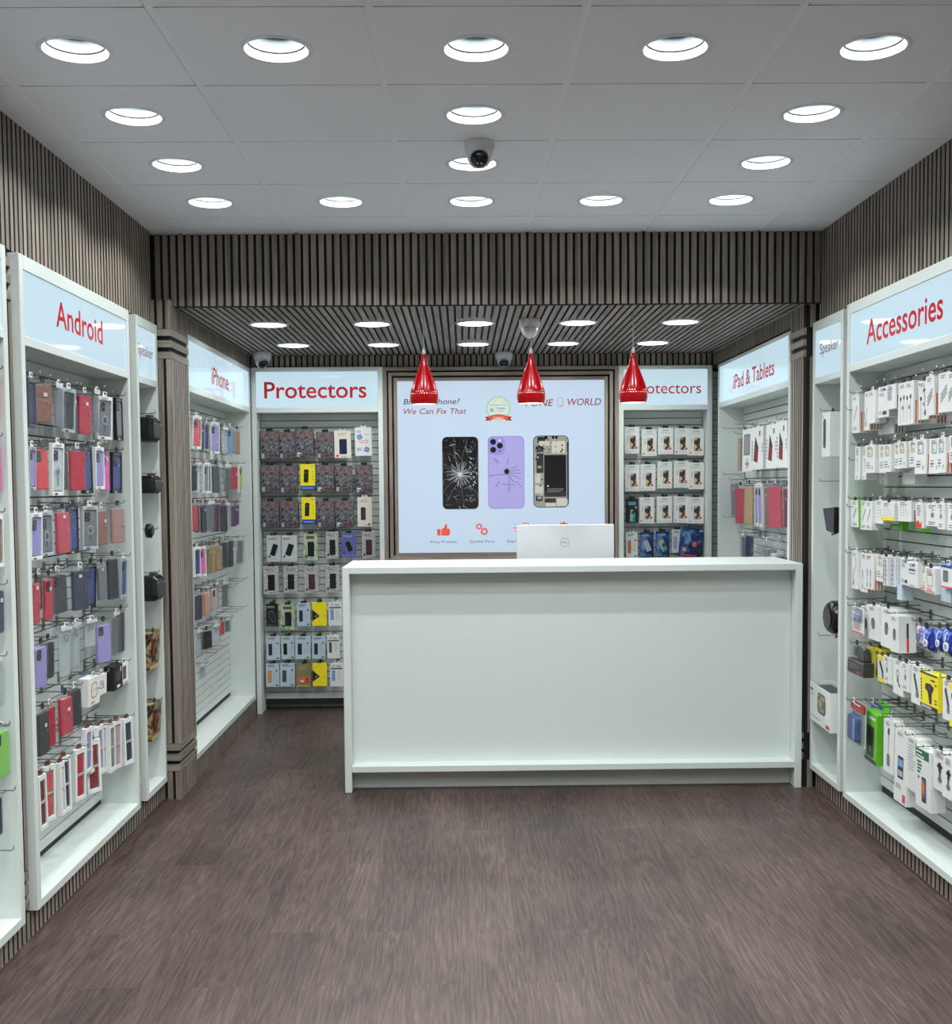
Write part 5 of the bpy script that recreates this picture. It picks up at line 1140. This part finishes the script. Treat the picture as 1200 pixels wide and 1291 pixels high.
def k_sp(w,h,a):
    m='sachet' if a[0]=='blue' else 'stripes';r=random.Random(int(w*1e4));vs=[];fs=[];n,mm=8,8
    for s in (0,1):
        for j in range(mm+1):
            for k in range(n+1):
                u,v=k/n-.5,j/mm-.5;t=.022*(1-(2*u)**4)*(1-(2*v)**4)+r.uniform(0,.003);vs.append((u*w,.02+(t if s else -t),-h/2+v*h))
    N=(n+1)*(mm+1)
    for s in (0,1):
        for j in range(mm):
            for k in range(n):
                q=[s*N+j*(n+1)+k,s*N+j*(n+1)+k+1,s*N+(j+1)*(n+1)+k+1,s*N+(j+1)*(n+1)+k];fs.append(tuple(q if s==0 else q[::-1]))
    b=MB().add(vs,fs,m,True);R=b.build('foil_sachet')
    if a[0]=='blue': q=MB();q.slab(w*.05,-h*.62,w*.42,h*.30,-.0065,-.003,.02,'white',.001);q.ell(w*.05,-h*.62,w*.11,h*.1,-.0068,'sky',14);q.build('white_disc_print',R)
    tab(R,'black',.03);return R,'sachet'
def k_bb(w,h,a):
    b=MB();b.box(-w/2,w/2,0,.05,-h,-h*.52,'charcoal',.003);b.rect(-w*.49,w*.49,-h*.56,-h*.545,-.0006,'orange');bars(b,-w*.4,w*.3,-h*.66,3,'smoke');b.rect(w*.08,w*.32,-h*.93,-h*.88,-.0006,'redlab');R=b.build('car_holder_pack')
    MB().slab(0,-h*.27,w*.9,h*.5,.004,.046,.012,'film',.004).build('clear_blister',R);c=MB();c.slab(w*.16,-h*.30,w*.42,h*.42,.012,.040,.010,'black',.005);c.slab(-w*.22,-h*.26,w*.2,h*.34,.012,.036,.008,'ink',.004);c.build('black_holder',R);tab(R,'charcoal');return R,'holder pack'
def k_yc(w,h,a):
    w=min(w,.17);b=MB();b.box(-w/2,w/2,0,.05,-h,0,'yellow',.001,);b.rect(-w*.495,w*.495,-h*.06,0,-.0006,'ink');b.rect(-w*.495,w*.495,-h*.995,-h*.89,-.0006,'black');bars(b,-w*.42,w*.38,-h*.915,1,'silver',-.001,.010)
    for k in range(7): b.rect(-w*.44,-w*.38,-h*.80+k*h*.09,-h*.80+k*h*.09+h*.06,-.0006,'ink')
    b.rect(w*.12,w*.36,-h*.20,-h*.15,-.0006,'ink');b.poly([(-w*.2,-h*.45),(w*.02,-h*.55),(w*.22,-h*.50),(w*.3,-h*.36),(w*.12,-h*.28),(-w*.16,-h*.30)],-.0008,'black');b.poly([(-w*.04,-h*.52),(w*.04,-h*.84),(w*.16,-h*.84),(w*.18,-h*.50)],-.0008,'black');b.ell(w*.05,-h*.40,w*.14,h*.06,-.0012,'plum',16)
    for z in (-.30,-.72,-.80): b.rect(w*.32,w*.45,h*z,h*z+h*.04,-.0006,'ink')
    R=b.build('accessory_box');tab(R,'white',.05,.02);return R,'accessory box'
def k_bu(w,h,a):
    b=MB();b.box(-w/2,w/2,.03,.034,-h,0,'pale',.0006);b.slab(0,-h*.11,w,h*.22,.024,.03,.012,'wine' if not a[0] else 'royal',.002);b.rect(-w*.25,w*.2,-h*.09,-h*.05,.0232,'white');b.rect(-w*.35,w*.38,-h*.19,-h*.13,.0232,'redlab' if not a[0] else 'sky');R=b.build('blister_pack')
    MB().slab(-w*.0,-h*.62,w*.96,h*.74,-.004,.03,.02,'film',.008).build('clear_blister',R);c=MB();c.slab(-w*.10,-h*.62,w*.62,h*.62,.002,.028,.02,'blue',.008);c.slab(w*.1,-h*.62,w*.10,h*.5,-.001,.006,.006,'sky',.002);c.build('blue_gadget',R);tab(R,'white');return R,'blister pack'
def k_gr(w,h,a):
    w=min(w,.13);b=MB();b.box(-w/2,w/2,0,.06,-h,-h*.05,'vivid',.001);b.rr(-w*.02,-h*.60,w*.60,h*.58,.01,-.0006,'charcoal');b.rr(-w*.02,-h*.60,w*.16,h*.48,.008,-.001,'black:g');b.rect(-w*.495,w*.495,-h*.995,-h*.92,-.0006,'ink');b.rect(-w*.3,w*.35,-h*.18,-h*.13,-.0006,'white');R=b.build('accessory_box')
    MB().box(-w/2,w/2,.056,.060,-h*.05,h*.14,'vivid',.0008).build('hang_card',R);R.rotation_euler.y=.08;return R,'accessory box'
KIND={k[2:]:v for k,v in list(globals().items()) if k.startswith('k_')}
hookmesh={}
def hook(bay,c,d,z,label,tip=.03):
    (x,y),rz,s=frame_of(bay,c,d);L=PANEL[bay]-d
    key=(round(L,2),round(tip,3))
    if key not in hookmesh:
        b=MB();P=[(0,L,0),(0,-tip,-.002),(0,-tip-.006,.003),(0,-tip-.007,.014)];b.tube(P,.0024,'chrome',6);b.box(-.012,.012,L-.003,L,-.032,.012,'chrome',.0008);b.tube([(0,L-.004,-.02),(0,L*.55,-.001)],.002,'chrome',5)
        o=b.build('display_hook');hookmesh[key]=o.data;bpy.data.objects.remove(o)
    o=link('display_hook',hookmesh[key],None,(x,y,z));o.rotation_euler=(0,0,rz)
    return tag(o,label,'display hook','wire display hooks')
LIM={'L0':(2.7,3.868),'LA':(4.070,5.292),'IP':(6.25,7.985),'AC':(4.10,5.35),'TB':(6.24,7.885),'PL':(-1.45,-.60),'PR':(1.168,1.755)}
cnt={}
for it in ITEMS: cnt[it[0],it[1]]=cnt.get((it[0],it[1]),0)+1
seen={}
NARROW={'sb':.075,'bc':.104,'wp':.104,'cl':.104,'tb':.19,'cb':.34}
for bay,row,kind,c,w,zt,h,d,args,desc in ITEMS:
    K=(bay,row,'behind' in desc);k=seen.get(K,0);seen[K]=k+1;rn=ROWN[row]
    if bay in('IP','TB') and row==7: rn='lowest'
    if bay=='IP' and row==7: rn='lowest'
    if bay in LIM and d>=0:
        lo,hi=LIM[bay];ww=min(w,hi-lo)
        if c+w/2>hi: c=hi-w/2
        if c-w/2<lo and bay!='AC': c=lo+w/2
    (x,y),rz,s=frame_of(bay,c,d);yaw=0
    lim=NARROW.get(kind)
    if bay=='TB' and kind in('bc','wp'): lim=.17
    if lim and s and w>lim:
        r=math.hypot(x,y);fx,fy=abs(x)/r,y/r;q=min(.985,w*fx/lim)
        # angle that a swung pack of ordinary width needs to fill the same angle of view
        yaw=max(0,math.asin(q)-math.atan2(fx,fy));yaw=min(yaw,.62);w=lim
    if s and not yaw: yaw=RN.uniform(-.03,.05)
    if kind=='ac' and bay=='AC': yaw=RN.uniform(-.03,.04)
    CUR[:]=[bay,row]
    o,cat=KIND[kind](w,h,args.split(','))
    o.location=(x,y,zt);o.rotation_euler=(RN.uniform(-.02,.035),o.rotation_euler.y+RN.uniform(-.012,.012),rz-s*yaw if s else RN.uniform(-.03,.03))
    n=cnt[bay,row]
    pl='from near end' if s>0 else 'from far end'
    if not s: pl='from left'
    if 'behind' in desc: pl='of those behind'
    pos=('only pack in the ' if n==1 else ORD[k]+' '+pl+', ')+rn+' row, '+CAB[bay]
    tag(o,desc+', '+pos,cat,GRP[bay])
    if kind not in('cb','gr') and 'behind' not in desc : hook(bay,c,d,zt+.012,'wire hook of the %s pack %s, %s row, %s'%(ORD[k],pl,rn,CAB[bay]),.022 if s else .016)
    elif kind=='gr': hook(bay,c,d,zt+.03,'wire hook of the lime green box, bottom row, large right cabinet',.01)
CUR[:]=['',0]
# spare hooks with nothing on them
SPARE={'IP':[(1,'below the fourth row','near end',[(7.40,.98),(7.60,.985),(7.78,.99),(7.92,.995)]),(1,'below the fifth row','near end',[(7.55,.80),(7.72,.80),(7.88,.80)]),(1,'in the lowest bare row','near end',[(6.9,.62),(7.05,.62),(7.2,.62)])],
'LA':[(1,'behind the fourth row','near end',[(4.30,1.30),(4.55,1.30),(4.75,1.31)]),(1,'above the watch strap boxes','near end',[(4.80,.78),(4.90,.60)])],
'TB':[(1,'above the top row','far end',[(7.84,2.02),(7.5,2.03)]),(0,'before the tan tablet case edge','',[(7.84,1.70)]),(0,'below the mauve tablet sleeve','',[(7.84,1.40)])],
'AC':[(1,'above the bottom boxes','far end',[(4.95,.63),(4.85,.62),(4.72,.64),(4.60,.63)]),(0,'outermost at the top row','',[(5.34,1.98)]),(0,'outermost at the second row','',[(5.30,1.74)]),(0,'outermost at the third row','',[(5.32,1.52)]),(0,'outermost at the fourth row','',[(5.33,1.30)]),(0,'outermost at the mouse box row','',[(5.31,1.08)])],
'L0':[(0,'above the green case','',[(3.80,.83)]),(0,'below the green case','',[(3.83,.60)]),(0,'lowest of the bare ones','',[(3.80,.40)])]}
for bay,G_ in SPARE.items():
    for many,where,end,L in G_:
        for k,(c,z) in enumerate(L): hook(bay,c,0,z,'bare wire hook '+where+((', '+ORD[k]+' from '+end) if many else '')+', '+CAB[bay],.02)
# ------------------------------------------------------------------ speakers in the two narrow cabinets
def spk(bay,c,z,label,cat,name,d=.0):
    (x,y),rz,s=frame_of(bay,c,d);d=d;R=empty(name,(x,y,z),rz);tag(R,label,cat,'goods in the narrow speaker cabinets');return R
def headset(z,w,h,c,label):
    R=spk('LS',c,z,label,'speaker','bluetooth_speaker',-.012)
    b=MB();b.slab(0,-h/2,w,h,-.03,.05,min(w,h)*.30,'black:g',.018,6);b.build('body',R);b=MB();b.slab(0,-h*.55,w*.8,h*.62,-.034,-.028,.02,'charcoal',.004,6);b.build('grille',R)
    b=MB();b.slab(w*.2,.004,w*.3,.02,.0,.03,.006,'ink',.004);b.build('carry_loop',R);b=MB();b.ell(w*.34,-h*.3,.006,.006,-.0346,'silver',10);b.build('button',R)
headset(1.990,.17,.125,5.690,'black rounded speaker, topmost in the narrow left cabinet')
headset(1.697,.16,.090,5.695,'small black box speaker, second down in the narrow left cabinet')
R=spk('LS',5.66,1.456,'round black speaker, third down in the narrow left cabinet','speaker','round_speaker')
MB().lathe([(.02,0),(.036,.006),(.036,.03),(.02,.036)],'black:g',28,(0,.02,-.036),ax=(0,-1,0)).build('body',R);MB().lathe([(.001,.0),(.026,.0)],'charcoal',24,(0,-.0166,-.036),caps=False,ax=(0,-1,0)).build('grille',R)
headset(1.195,.18,.130,5.690,'large black camera shaped speaker, fourth down in the narrow left cabinet')
for z,l in ((.905,'brown and gold boxed speaker, upper of two, narrow left cabinet'),(.545,'brown and gold boxed speaker, lower of two, narrow left cabinet')):
    R=spk('LS',5.690,z,l,'boxed speaker','speaker_box');b=MB();b.box(-.085,.085,-.01,.07,-.185,0,'bronze',.001);b.rect(-.08,.08,-.184,-.165,-.0106,'gold');b.build('carton',R);R.rotation_euler.x=.06
    b=MB();b.rr(-.025,-.09,.062,.115,.015,-.0108,'black');b.rr(-.025,-.085,.040,.075,.012,-.0112,'wine');b.ring(-.025,-.03,.018,.023,-.0112,'silver',14,0,PI);b.build('speaker_picture',R);tab(R,'black')
for z in (2.01,1.71,1.43,1.21,.92,.56): hook('LS',5.68,0,z,'wire hook in the narrow left cabinet, at the height of %s'%{2.01:'the topmost speaker',1.71:'the small box speaker',1.43:'the round speaker',1.21:'the camera shaped speaker',.92:'the upper boxed speaker',.56:'the lower boxed speaker'}[z],.03)
R=spk('RS',5.63,1.985,'small white boxed speaker, topmost in the narrow right cabinet','boxed speaker','speaker_box')
b=MB();b.box(-.062,.062,-.03,.055,-.222,0,'white',.001,);b.build('carton',R);b=MB();b.rr(-.018,-.105,.042,.150,.02,-.0306,'ink');b.ell(-.018,-.16,.008,.008,-.031,'smoke',12);b.rect(-.05,-.042,-.03,-.01,-.0306,'redlab');b.build('speaker_picture',R);tab(R,'black')
R=spk('RS',5.61,1.512,'black angular speaker, second down in the narrow right cabinet','speaker','angular_speaker')
b=MB();vs=[(-.085,-.02,-.01),(.085,-.02,0),(.085,-.02,-.130),(-.03,-.02,-.120),(-.07,.06,-.012),(.08,.06,0),(.08,.06,-.125),(-.02,.06,-.115)];b.add(vs,[(0,3,2,1),(4,5,6,7),(0,1,5,4),(1,2,6,5),(2,3,7,6),(3,0,4,7)],'black:g');b.build('body',R);b=MB();b.poly([(-.065,-.018),(-.022,-.108),(.075,-.118),(.075,-.012)],-.0206,'charcoal');b.build('grille',R);b=MB();b.tube([(.0,.0,-.118),(.03,-.01,-.140),(.07,.0,-.13)],.003,'black');b.build('strap',R)
R=spk('RS',5.600,1.038,'large round black speaker hanging low in the narrow right cabinet','speaker','round_speaker')
MB().lathe([(.03,0),(.07,.004),(.084,.02),(.084,.05),(.07,.07),(.03,.076)],'black:g',40,(0,.05,-.082),ax=(0,-1,0)).build('body',R);MB().lathe([(.001,.001),(.06,0)][::-1],'charcoal',32,(0,-.0275,-.082),caps=False,ax=(0,-1,0)).build('grille',R);MB().lathe([(.0001,.001),(.005,0)][::-1],'silver',12,(-.035,-.0285,-.11),caps=False,ax=(0,-1,0)).build('button',R);b=MB();b.tube([(.04,.01,-.155),(.055,0,-.178),(.075,.01,-.165)],.004,'copper');b.build('strap',R)
for z,l in ((1.932,'above the white boxed speaker'),(1.642,'above the angular speaker'),(.853,'under the large round speaker')): hook('RS',5.70,0,z if z<1.9 else 2.0,'long wire hook in the narrow right cabinet '+l,.03)
# the big open topped speaker carton low down
R=empty('speaker_box',(1.838,5.885,.385),-PI/2);tag(R,'large open white carton with speaker picture, low in narrow right cabinet','boxed speaker','goods in the narrow speaker cabinets')
W,Hh,Dp=.375,.20,.12
for n,q in (('front_face',(0,W,0,.003,0,Hh)),('rear_face',(0,W,Dp-.003,Dp,0,Hh)),('end_face',(0,.003,.003,Dp-.003,0,Hh)),('end_face',(W-.003,W,.003,Dp-.003,0,Hh)),('base_face',(.003,W-.003,.003,Dp-.003,0,.003))): MB().box(*q,'white',.0006).build(n,R)
MB().box(.01,W-.01,.01,Dp-.01,.06,Hh-.02,'charcoal').build('inner_tray',R)
b=MB();b.rr(W*.58,Hh*.58,.15,.105,.03,-.0006,'charcoal');b.rr(W*.58,Hh*.58,.135,.09,.026,-.001,'bronze');b.rect(W*.53,W*.63,Hh*.57,Hh*.6,-.0014,'silver');b.rect(W*.03,W*.17,Hh*.80,Hh*.86,-.0006,'smoke');bars(b,W*.03,W*.25,Hh*.74,2,'silver')
for k in range(7): b.ell(W*.06+k*W*.075,Hh*.14,.005,.007,-.0006,'smoke',8)
b.rect(W*.80,W*.97,Hh*.05,Hh*.14,-.0006,'redlab');b.build('printed_front',R);R.rotation_euler.z=-PI/2-.04
# ------------------------------------------------------------------ camera and rendering
CAMF,CAMU,CAMV=1414.57,600.16,689.14
CAMM=[[0.999884, 0.009045, -0.012244, 0.0], [-0.012712, 0.053596, -0.998482, 0.0], [-0.008375, 0.998522, 0.053705, 1.63], [0.0, 0.0, 0.0, 1.0]]
EXPO=0.06

cam=bpy.data.cameras.new('camera');co=bpy.data.objects.new('camera',cam);COL.objects.link(co)
cam.sensor_width=36;cam.lens=CAMF*36/1291;cam.shift_x=-(CAMU-600)/1291;cam.shift_y=(CAMV-645.5)/1291;cam.clip_start=.05
co.matrix_world=Matrix(CAMM);scene.camera=co
w=bpy.data.worlds.new('world');scene.world=w;w.use_nodes=True;w.node_tree.nodes['Background'].inputs[0].default_value=(.02,.021,.023,1)
v=scene.view_settings;v.view_transform='Standard';v.look='None';v.gamma=1;v.exposure=EXPO;v.use_curve_mapping=False
cy=scene.cycles;cy.max_bounces=8;cy.diffuse_bounces=5;cy.glossy_bounces=3;cy.transparent_max_bounces=14;cy.use_denoising=True;cy.sample_clamp_indirect=6;cy.caustics_reflective=False;cy.caustics_refractive=False
try: cy.use_light_tree=True
except Exception: pass
